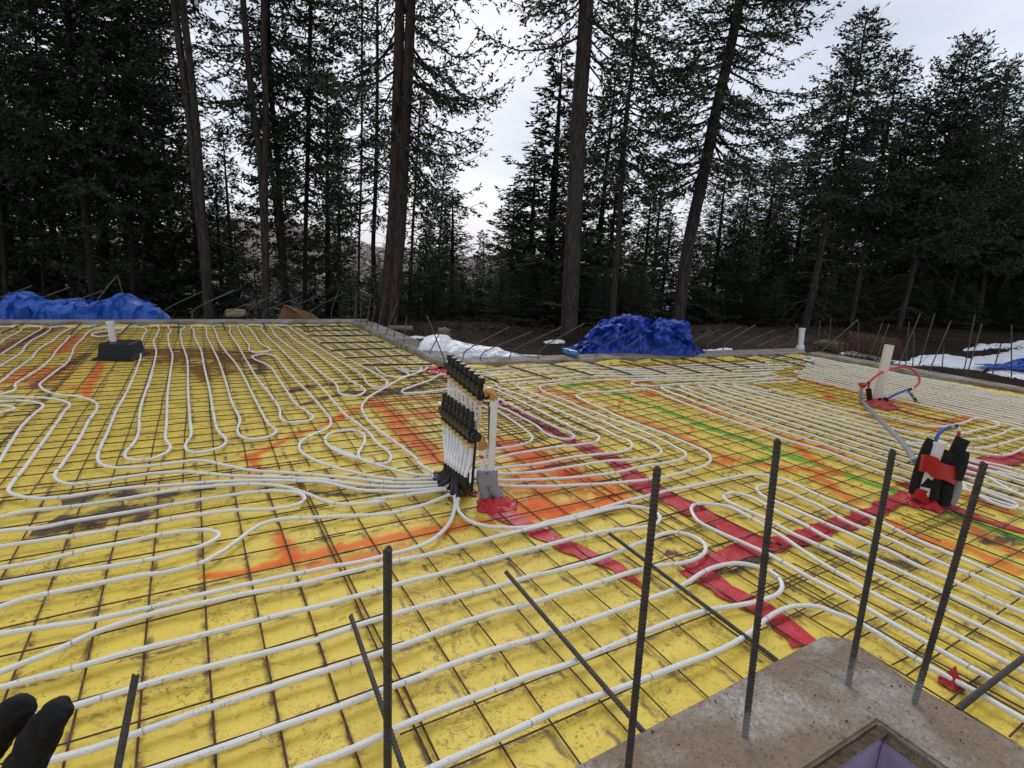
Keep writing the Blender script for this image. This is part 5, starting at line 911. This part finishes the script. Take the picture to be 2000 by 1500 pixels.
# ================================================================== TREES
def blades(B, D, Ln, W, seed):
    """two crossed needle sprays for every twig base B heading D"""
    r = np.random.default_rng(seed); n = len(B); up = r.normal(size=(n, 3)); S_ = np.cross(D, up); S_ /= np.linalg.norm(S_, axis=1, keepdims=True) + 1e-9
    tip = B + D * Ln[:, None]; mid = B + D * (Ln * .42)[:, None] + r.normal(size=(n, 3)) * (W * .25)[:, None]
    V = np.stack([B, mid - S_ * W[:, None], tip, mid + S_ * W[:, None]], 1).reshape(-1, 3); k = np.arange(n) * 4
    return V, np.stack([k, k + 1, k + 2, k + 3], 1)
def crown_data(seed, H0, H1, Rm, nbr, trunk, dens=1., droop=.25, prof=.8, low=.75, side=None, tuft=.11, wood=True, topR=.05, az0=None, el=(-.25, .6)):
    r = np.random.default_rng(seed); Bs = []; Ds = []; wood_m = MB()
    for b in range(nbr):
        u = (b + r.uniform(0, 1)) / nbr; h = H0 + (H1 - H0) * u; t = u; Lr = Rm * ((1 - t) ** prof + topR) * (low + (1 - low) * min(1, t * 4)) * r.uniform(.6, 1.12); az = b * 2.39996 + r.normal() * .5
        if side is not None and r.uniform() < side[1]: az = side[0] + r.normal() * .75
        if r.uniform() < .08: Lr *= .45
        dh = np.array([math.cos(az), math.sin(az), 0.]); e = el[0] + (el[1] - el[0]) * t + r.normal() * .13; s = np.linspace(0, 1, 7); base = trunk(h)
        P = base + dh * (Lr * s)[:, None] * math.cos(e * .7) + np.array([0, 0, 1.]) * (Lr * (math.tan(e) * s - droop * 4 * s * (1 - s) * .35 + .10 * s ** 3))[:, None] + np.cumsum(r.normal(size=(7, 3)) * Lr * .018, 0)
        if wood: wood_m.tube(P, np.linspace(.006 + Lr * .010, .0025, 7), 3, False)
        ns = max(4, int(Lr / .085 * dens)); 
        for q in range(ns):
            sf = .16 + .84 * (q + r.uniform()) / ns; i = min(int(sf * 6), 5); f = sf * 6 - i; p = P[i] * (1 - f) + P[i + 1] * f; T = P[i + 1] - P[i]; T = T / np.linalg.norm(T); sgn = 1 if q % 2 else -1; a = sgn * r.uniform(.55, 1.15); d = np.array([T[0] * math.cos(a) - T[1] * math.sin(a), T[0] * math.sin(a) + T[1] * math.cos(a), T[2] * .6 - r.uniform(.0, .35)]); d /= np.linalg.norm(d)
            l2 = (.36 * Lr * (1.05 - sf) + .10) * r.uniform(.6, 1.15); nt_ = max(2, int(l2 / .021)); ss = (np.arange(nt_) + r.uniform(0, 1, nt_)) / nt_
            pp = p + d * (l2 * ss)[:, None] + np.array([0, 0, -1.]) * (l2 * .18 * ss ** 2)[:, None] + r.normal(size=(nt_, 3)) * .012; dd = d + r.normal(size=(nt_, 3)) * np.array([.6, .6, .5]); Bs.append(pp); Ds.append(dd)
    B = np.vstack(Bs); D = np.vstack(Ds); D /= np.linalg.norm(D, axis=1, keepdims=True); n = len(B); Ln = r.uniform(.6, 1.4, n) * tuft * .78; W = Ln * r.uniform(.13, .24, n)
    V, Fq = blades(B, D, Ln, W, seed); return V, Fq, wood_m
def trunk_mesh(pts, rad, n=10, seed=0):
    P = smooth_path(pts, .25); rr = np.interp(np.linspace(0, 1, len(P)), np.linspace(0, 1, len(rad)), rad); rr = rr * (1 + .05 * (vn(np.arange(len(P)) * .7, np.zeros(len(P)), seed) - .5)); m = MB(); m.tube(P, rr, n)
    return m, P
def dead_twigs(P, rad, h0, h1, n, seed, L_=(.3, .9)):
    r = random.Random(seed); m = MB()
    for _ in range(n):
        h = r.uniform(h0, h1); i = int(np.argmin(np.abs(P[:, 2] - h))); a = r.uniform(0, 2 * math.pi); Lr = r.uniform(*L_); d = np.array([math.cos(a), math.sin(a), 0]); s = np.linspace(0, 1, 7); up = r.uniform(-.1, .35); dr = r.uniform(.3, .9)
        Q = P[i] + d * (Lr * s)[:, None] + np.array([0, 0, 1.]) * (Lr * (up * s - dr * s ** 2))[:, None] + np.array([[r.gauss(0, .012) for _ in range(3)] for _ in s]) * s[:, None]
        m.tube(Q, np.linspace(.0075, .002, 7) * (.7 + Lr * .5), 3, False)
        if r.random() < .6: q = Q[3]; e = np.array([r.gauss(0, 1), r.gauss(0, 1), r.gauss(-.3, .5)]); e /= np.linalg.norm(e); m.tube([q, q + e * Lr * .2, q + e * Lr * .38 - np.array([0, 0, Lr * .08])], [.004, .003, .0015], 3, False)
    return m
def tree(label, pix, D, r0, r1, crown=None, name='pine_tree', bark='bark', leaf='leaf', twigs=None, group=None, cat='tree', stems=None, seed=1, extra_top=0):
    """pix: trunk as seen, bottom first; D: distance along the view; radii in photograph pixels"""
    d = ray(*pix[0]); P0_ = CAM + d * (D / (d @ NH)); Pts = [plane(x, y, P0_) for x, y in pix]
    zb = float(tz(Pts[0][0], Pts[0][1])); 
    if Pts[0][2] > zb: a = Pts[0] - (Pts[1] - Pts[0]) / max(Pts[1][2] - Pts[0][2], .05) * (Pts[0][2] - zb + .2); Pts = [a] + Pts
    if extra_top: v = Pts[-1] - Pts[-2]; v /= np.linalg.norm(v); v[:2] *= .4; v[2] = 1.; Pts.append(Pts[-1] + v * extra_top * .5); Pts.append(Pts[-1] + v * extra_top * .5)
    k = D / F * (1. if r0 > 12.5 else .72); rad = [r0 * k * 1.0, r1 * k] + ([r1 * k * .5, .02] if extra_top else [])
    if extra_top: tot = Pts[-1][2] - Pts[0][2]; rad = list(np.interp(np.linspace(0, 1, 8), [0, 1 - extra_top / tot, 1], [r0 * k, r1 * k, .015]))
    root = empty(name, (Pts[0][0], Pts[0][1], zb), label, cat, group); m, P = trunk_mesh(Pts, rad, 12, seed); m.build('trunk', M[bark], root)
    if stems:
        for st, a0, a1 in stems:
            Q = [plane(x, y, P0_) - NH * .04 for x, y in st]; zq = float(tz(Q[0][0], Q[0][1])); Q = [Q[0] - np.array([0, 0, Q[0][2] - zq + .2])] + Q
            rd = [a0 * k, a1 * k]
            if extra_top: v = Q[-1] - Q[-2]; v /= np.linalg.norm(v); Q.append(Q[-1] + v * extra_top * .7); tot = Q[-1][2] - Q[0][2]; rd = list(np.interp(np.linspace(0, 1, 8), [0, 1 - extra_top * .7 / tot, 1], [a0 * k, a1 * k, .015]))
            m2, P2 = trunk_mesh(Q, rd, 10, seed + 1); m2.build('trunk', M[bark], root)
    tf = lambda h: np.array([np.interp(h, P[:, 2], P[:, 0]), np.interp(h, P[:, 2], P[:, 1]), h])
    if crown:
        c = dict(crown); ytop = c.pop('ytop', None); ybot = c.pop('ybot'); H0 = plane(pix[0][0], ybot, P0_)[2]; H1 = P[-1][2] + .05 if ytop is None else plane(pix[-1][0], ytop, P0_)[2]; Rm = c.pop('R') * D / F
        V, Fq, wm = crown_data(seed, H0, H1, Rm, c.pop('n'), tf, **c); o = link('crown', np_mesh('crown', V, Fq), M[leaf], root)
        if wm.n: tag(wm.build('branches', M['barkd'], root), kind='stuff')
    if twigs: dead_twigs(P, None, plane(pix[0][0], twigs[0], P0_)[2], plane(pix[0][0], twigs[1], P0_)[2], twigs[2], seed + 9, twigs[3] if len(twigs) > 3 else (.3, .9)).build('dead_branches', M['bark'], root)['kind'] = 'stuff'
    return root
RA = math.atan2(RX[1], RX[0])      # bearing that reads as "to the right"
tree('twin grey trunks standing close together behind the right half of the left tarp', [(408,640), (398,500), (386,400), (372,250), (355,120), (338,-10)], 10.6, 12, 8, dict(ybot=-40, R=260, n=60, dens=.8, side=(RA + math.pi, .5)), stems=[([(413,640), (405,500), (396,400), (390,300), (376,150), (357,-10)], 10, 8)], twigs=(600, 0, 34, (.5, 1.6)), seed=21, extra_top=6)
tree('pale split trunk with a torn scar standing left of the cardboard', [(517,640), (517,500), (513,400), (507,300), (495,220), (483,100), (474,-10)], 11., 9, 7, dict(ybot=-20, R=220, n=50, dens=.8), stems=[([(522,640), (522,500), (520,400), (520,300), (521,200), (517,100), (517,-10)], 8, 7)], twigs=(560, 60, 46, (.3, 1.1)), seed=22, extra_top=5)
tree('dark trunk just right of the pale split trunk', [(558,640), (550,450), (541,300), (531,200), (525,100), (522,-10)], 12.2, 8, 6, dict(ybot=260, R=190, n=90, dens=.85), bark='barkd', twigs=(520, 260, 24), seed=23, extra_top=3)
tree('thin dark tree with a dense crown above the cardboard', [(594,640), (597,450), (601,300), (603,200), (605,100), (607,0)], 12.6, 6, 5, dict(ybot=400, R=150, n=130, dens=1., prof=.5), bark='barkd', twigs=(520, 300, 20), seed=24, extra_top=2.5)
tree('very thin straight dark trunk at the corner of the far left wall', [(699,650), (702,450), (706,330), (707,200), (707,60)], 11.6, 3.5, 2.5, dict(ybot=330, R=75, n=60, dens=.7), bark='barkd', twigs=(560, 250, 18), seed=25, extra_top=1.5)
tree('dark slim tree between the thin straight trunk and the twin reddish trunks', [(740,640), (729,500), (733,380), (736,250), (737,120)], 12.4, 7, 4, dict(ybot=420, R=110, n=80, dens=.85), bark='barkd', twigs=(560, 300, 20), seed=26, extra_top=2)
tree('big twin trunk with a reddish base and long drooping boughs reaching right', [(748,665), (757,560), (767,450), (772,350), (776,200), (779,100), (781,-10)], 9.9, 13, 8, dict(ybot=330, R=215, n=100, dens=.95, side=(RA, .42), droop=.7, prof=.28, tuft=.095, el=(-.35, .35)), bark='bark2', stems=[([(766,640), (775,540), (783,450), (788,350), (795,200), (800,100), (804,-10)], 11.5, 9)], twigs=(640, 250, 26, (.2, .9)), seed=27, extra_top=4.5)
tree('thin tree with a narrow crown right of the twin reddish trunks', [(798,650), (802,560), (806,450), (812,350), (818,250), (822,190)], 11.8, 5, 2, dict(ybot=560, R=70, n=110, dens=1., prof=.6), bark='bark', twigs=(640, 480, 18), seed=28)
tree('tallest straight grey trunk in the middle, rising out of the frame', [(1108,690), (1113,600), (1120,450), (1125,350), (1132,200), (1140,100), (1146,-10)], 9.6, 17, 12.5, dict(ybot=110, R=210, n=80, dens=.75, droop=.5, prof=.3, tuft=.095), twigs=(560, 120, 26, (.15, .6)), seed=29, extra_top=4.5)
tree('slender dark trunk with an airy crown right of the tall grey trunk', [(1195,650), (1200,560), (1209,450), (1214,350), (1223,230), (1236,130), (1243,20)], 10.8, 9, 4, dict(ybot=360, R=150, n=105, dens=.85, droop=.4, prof=.45), twigs=(560, 300, 18), seed=30, extra_top=1.6)
tree('large leaning pine with wide boughs standing behind the big blue tarp', [(1322,650), (1335,540), (1350,450), (1372,350), (1398,220), (1425,100), (1445,0)], 11.2, 13, 8, dict(ybot=345, R=205, n=135, dens=1., droop=.35, prof=.3, tuft=.10, el=(-.2, .5)), twigs=(640, 330, 46, (.3, 1.)), seed=31, extra_top=2.6)
tree('leaning pine whose pointed top stands clear of its neighbours right of the large pine', [(1567,665), (1590,560), (1612,450), (1636,340), (1656,230), (1679,120), (1693,30)], 13., 9, 1.5, dict(ybot=400, R=135, n=185, dens=1., droop=.1, prof=.75), twigs=(650, 400, 60, (.4, 1.5)), seed=32, leaf='leaf')
tree('leaning pine with a shorter pointed top behind the white corner pipe', [(1655,668), (1672,580), (1692,470), (1715,350), (1738,230), (1757,110)], 13.8, 7, 1.5, dict(ybot=450, R=120, n=170, dens=1.05, prof=.75), twigs=(650, 400, 50, (.4, 1.4)), seed=33)
tree('leaning pine with a broad dark crown above the rusty roll', [(1748,665), (1775,560), (1800,450), (1826,360), (1862,230), (1897,88)], 13.6, 8, 1.5, dict(ybot=470, R=165, n=215, dens=1.1, prof=.7), twigs=(650, 380, 60, (.5, 1.6)), seed=34)
tree('rightmost pointed pine, partly cut by the frame', [(1905,680), (1925,520), (1945,350), (1958,230), (1971,128)], 15.2, 7, 1.5, dict(ybot=520, R=135, n=190, dens=1.05, prof=.7), twigs=(650, 430, 22), seed=35)
tree('dark trunk behind the left end of the left tarp', [(186,640), (176,500), (165,400), (152,300), (140,150), (130,0)], 11.4, 10, 7, dict(ybot=330, R=240, n=180, dens=1.05, prof=.4), bark='barkd', twigs=(600, 320, 26), seed=36, extra_top=3.2)
tree('thin dark trunk near the left edge, second in from the frame', [(88,620), (80,450), (76,350), (72,200), (70,60)], 13., 5, 3, dict(ybot=420, R=170, n=150, dens=1., prof=.5), bark='barkd', twigs=(600, 350, 18), seed=37, extra_top=2.)
tree('thin dark trunk between the left tarp and the twin grey trunks', [(262,630), (258,480), (255,350), (250,200), (247,40)], 12.6, 6, 4, dict(ybot=400, R=190, n=170, dens=1.05, prof=.45), bark='barkd', twigs=(600, 350, 24), seed=38, extra_top=2.4)
tree('dark trunk cut by the left edge of the frame', [(14,620), (6,450), (0,300), (-6,150)], 12., 7, 5, dict(ybot=400, R=150, n=120, dens=1., prof=.5), bark='barkd', seed=39, extra_top=1.5)
# -- dense forest behind: a few grown trees, repeated as individuals
protos = []
def proto(seed, Hh, H0, Rm, n, dens, low, bark, leaf):
    root = empty('fir_tree', (0, 0, 0), 'x', 'tree'); m, P = trunk_mesh([np.array([0, 0, -.6]), np.array([.03, 0, Hh * .4]), np.array([-.02, .03, Hh])], [.12, .075, .01], 7, seed); m.build('trunk', M[bark], root)
    V, Fq, wm = crown_data(seed, H0, Hh, Rm, n, lambda h: np.array([0, 0, h]), dens=dens * 1.15, low=low, prof=.75, droop=.2, wood=False, tuft=.15); link('crown', np_mesh('crown', V, Fq), M[leaf], root)
    if H0 > 1.2: dead_twigs(P, None, .4, H0 + .6, 26, seed).build('dead_branches', M['bark'], root)['kind'] = 'stuff'
    return root
for a in ((51, 8, .3, 1.45, 150, .95, .95, 'barkd', 'leaf'), (52, 8, .9, 1.25, 140, .9, .8, 'barkd', 'leaf2'), (53, 8, 2.2, 1.35, 120, .9, .7, 'bark', 'leaf'), (54, 8, .4, 1.7, 150, .85, .9, 'barkd', 'leaf2'), (55, 8, 3.2, 1.3, 100, .9, .8, 'bark', 'leaf')): protos.append(proto(*a))
used = set()
def copy_tree(src):
    r = src.copy(); COL.objects.link(r)
    for ch in src.children: c = ch.copy(); COL.objects.link(c); c.parent = r
    return r
def place(pi, x, ytop, D, wide=1., label='', grp=''):
    d = ray(x, 560); P = CAM + d * (D / (d @ NH)); zb = float(tz(P[0], P[1])); P[2] = zb; Q = upright(P, x, ytop); H = max(1.2, Q[2] - zb); s = H / 8.
    o = protos[pi] if pi not in used else copy_tree(protos[pi]); used.add(pi); o.location = tuple(P); o.scale = (s ** .6 * wide, s ** .6 * wide, s); o.rotation_euler = (random.gauss(0, .02), random.gauss(0, .02), random.uniform(0, 6.28)); o['label'] = label; o['group'] = grp
GR = 'background firs in the forest beyond the walls'
def row(lst, label):
    for q, (pi, x, yt, D, w_) in enumerate(sorted(lst, key=lambda e: e[1])):
        a_, b_ = label.split('|'); place(pi, x, yt, D, w_, '%s%s, %s from the left' % (a_, b_, ORD[q]), GR)
row([(0, -160, 60, 14, 1.2), (3, -60, 20, 13, 1.1), (1, 35, 20, 14.5, 1.2), (0, 120, 130, 15, 1.2), (3, 205, 30, 14, 1.2), (1, 300, 70, 15, 1.2), (0, 345, 180, 16, 1.2), (2, 60, 250, 17, 1.1), (0, 160, 300, 18, 1.2), (3, 250, 260, 17.5, 1.2), (1, 10, 330, 18, 1.2), (0, 330, 330, 18, 1.1), (4, 390, 250, 16, 1.1), (3, -260, 80, 15, 1.2)], 'dark fir |in the dense wood behind the light blue tarp')
row([(0, 435, 360, 15, 1.), (1, 470, 430, 17, 1.1), (0, 560, 475, 19, 1.2), (3, 620, 500, 17, 1.1), (1, 660, 520, 16, 1.1), (0, 500, 500, 21, 1.1), (3, 690, 545, 17, 1.2), (1, 455, 250, 16, .9), (0, 640, 120, 15.5, .9), (2, 570, 60, 16, 1.), (1, 665, 210, 17, .75), (0, 735, 500, 18, 1.)], 'fir |in the gap in front of the pale hillside')
row([(0, 765, 470, 17, 1.), (1, 830, 430, 14, .9), (0, 880, 375, 13.0, 1.3), (3, 862, 450, 14, 1.2), (0, 935, 505, 19, 1.1), (1, 905, 520, 16, 1.), (3, 970, 500, 22, 1.1), (0, 1000, 480, 19, 1.), (1, 780, 560, 14, 1.1), (0, 850, 570, 14, 1.1), (3, 925, 565, 15, 1.2), (1, 985, 560, 14, 1.2), (0, 945, 455, 26, 1.2), (2, 850, 290, 16, .7)], 'small fir |behind the white sheet below the open sky')
row([(0, 1068, 95, 12.4, 1.45), (3, 1035, 300, 12.4, 1.5), (0, 1005, 380, 13.2, 1.35), (0, 1095, 200, 14, 1.1), (0, 1160, 130, 14, 1.0), (3, 1180, 300, 15, 1.1), (1, 1250, 360, 15, 1.1), (0, 1290, 420, 16, 1.1), (1, 1050, 500, 12, 1.2), (3, 1150, 480, 13.5, 1.2), (0, 1240, 500, 14, 1.2), (2, 1275, 300, 17, 1.)], 'dense fir |behind the tall grey trunk')
row([(0, 1395, 300, 15, 1.), (1, 1440, 345, 16, 1.1), (3, 1480, 290, 17, 1.1), (0, 1545, 300, 16, 1.1), (2, 1500, 380, 18, 1.1), (0, 1340, 420, 17, 1.1), (1, 1570, 400, 18, 1.2), (4, 1420, 400, 15, 1.1), (3, 1380, 460, 18, 1.2), (0, 1460, 470, 19, 1.3), (1, 1530, 480, 20, 1.3), (4, 1610, 330, 16, 1.)], 'fir |in the dark wood behind the big blue tarp')
row([(1, 1640, 330, 17, 1.2), (0, 1700, 260, 17, 1.1), (3, 1790, 200, 17, 1.2), (2, 1820, 250, 16, 1.2), (0, 1870, 190, 18, 1.2), (1, 1920, 230, 17, 1.2), (0, 2000, 150, 17, 1.3), (3, 2060, 180, 16, 1.2), (4, 1860, 350, 15.5, 1.1), (4, 1960, 300, 15.5, 1.2), (0, 1750, 330, 18, 1.2), (1, 1690, 400, 19, 1.3), (3, 1800, 420, 20, 1.3), (0, 1900, 420, 20, 1.3), (1, 1990, 400, 19, 1.3), (4, 2040, 300, 15, 1.1), (2, 2140, 160, 16, 1.2), (0, 2260, 150, 16, 1.3), (1, 2200, 330, 19, 1.3)], 'fir |in the dark wood beyond the snow')
ORD += ['twenty-first', 'twenty-second', 'twenty-third', 'twenty-fourth', 'twenty-fifth', 'twenty-sixth']
rb = random.Random(77)
row([(rb.choice((0, 3)), 690 + 27 * k + rb.uniform(-9, 9), rb.uniform(585, 618), rb.uniform(10.9, 12.2), rb.uniform(.8, 1.2)) for k in range(22)], 'low fir bush |by the bare soil behind the manifold')
row([(rb.choice((0, 3)), 1300 + 30 * k + rb.uniform(-9, 9), rb.uniform(575, 622), rb.uniform(14.2, 15.6), rb.uniform(.9, 1.3)) for k in range(25)], 'low fir bush |at the right wood edge')
# -- deep wood far behind: reads as one mass
m = []; fs = []; n0 = 0; base = protos[0].children; cm = [c for c in base if c.name.startswith('crown')][0].data; nv = len(cm.vertices); co = np.empty(nv * 3, np.float32); cm.vertices.foreach_get('co', co); co = co.reshape(-1, 3); fq = np.empty(len(cm.loops), np.int32); cm.loops.foreach_get('vertex_index', fq); fq = fq.reshape(-1, 4); keep = np.arange(0, len(fq), 4); fq4 = fq[keep]; vv_ = co[fq4].reshape(-1, 3); fidx = np.arange(len(vv_)).reshape(-1, 4)
r = np.random.default_rng(5)
for k in range(210):
    azm = r.uniform(-.62, 1.62); R__ = r.uniform(21, 46); x, y = math.sin(azm) * R__, math.cos(azm) * R__; z = float(tz(x, y)); s = r.uniform(.5, .85) if azm < .85 else r.uniform(.6, .95); th = r.uniform(0, 6.28); c_, s_ = math.cos(th), math.sin(th)
    top_el = (z + 8 * s - 1.2) / R__
    lim = .07 if azm < .10 else (-.005 if azm < .38 else (-.012 if azm < .545 else (.14 if azm < .75 else .2)))
    if top_el > lim: s = max(.25, (lim * R__ + 1.2 - z) / 8)
    q = vv_ * np.array([1.5, 1.5, s]); q = np.stack([q[:, 0] * c_ - q[:, 1] * s_ + x, q[:, 0] * s_ + q[:, 1] * c_ + y, q[:, 2] + z], 1); m.append(q); fs.append(fidx + n0); n0 += len(q)
wd = link('distant_wood', np_mesh('distant_wood', np.vstack(m), np.vstack(fs)), M['leaf']); tag(wd, 'distant fir wood filling the slope behind the nearer trees', kind='stuff')
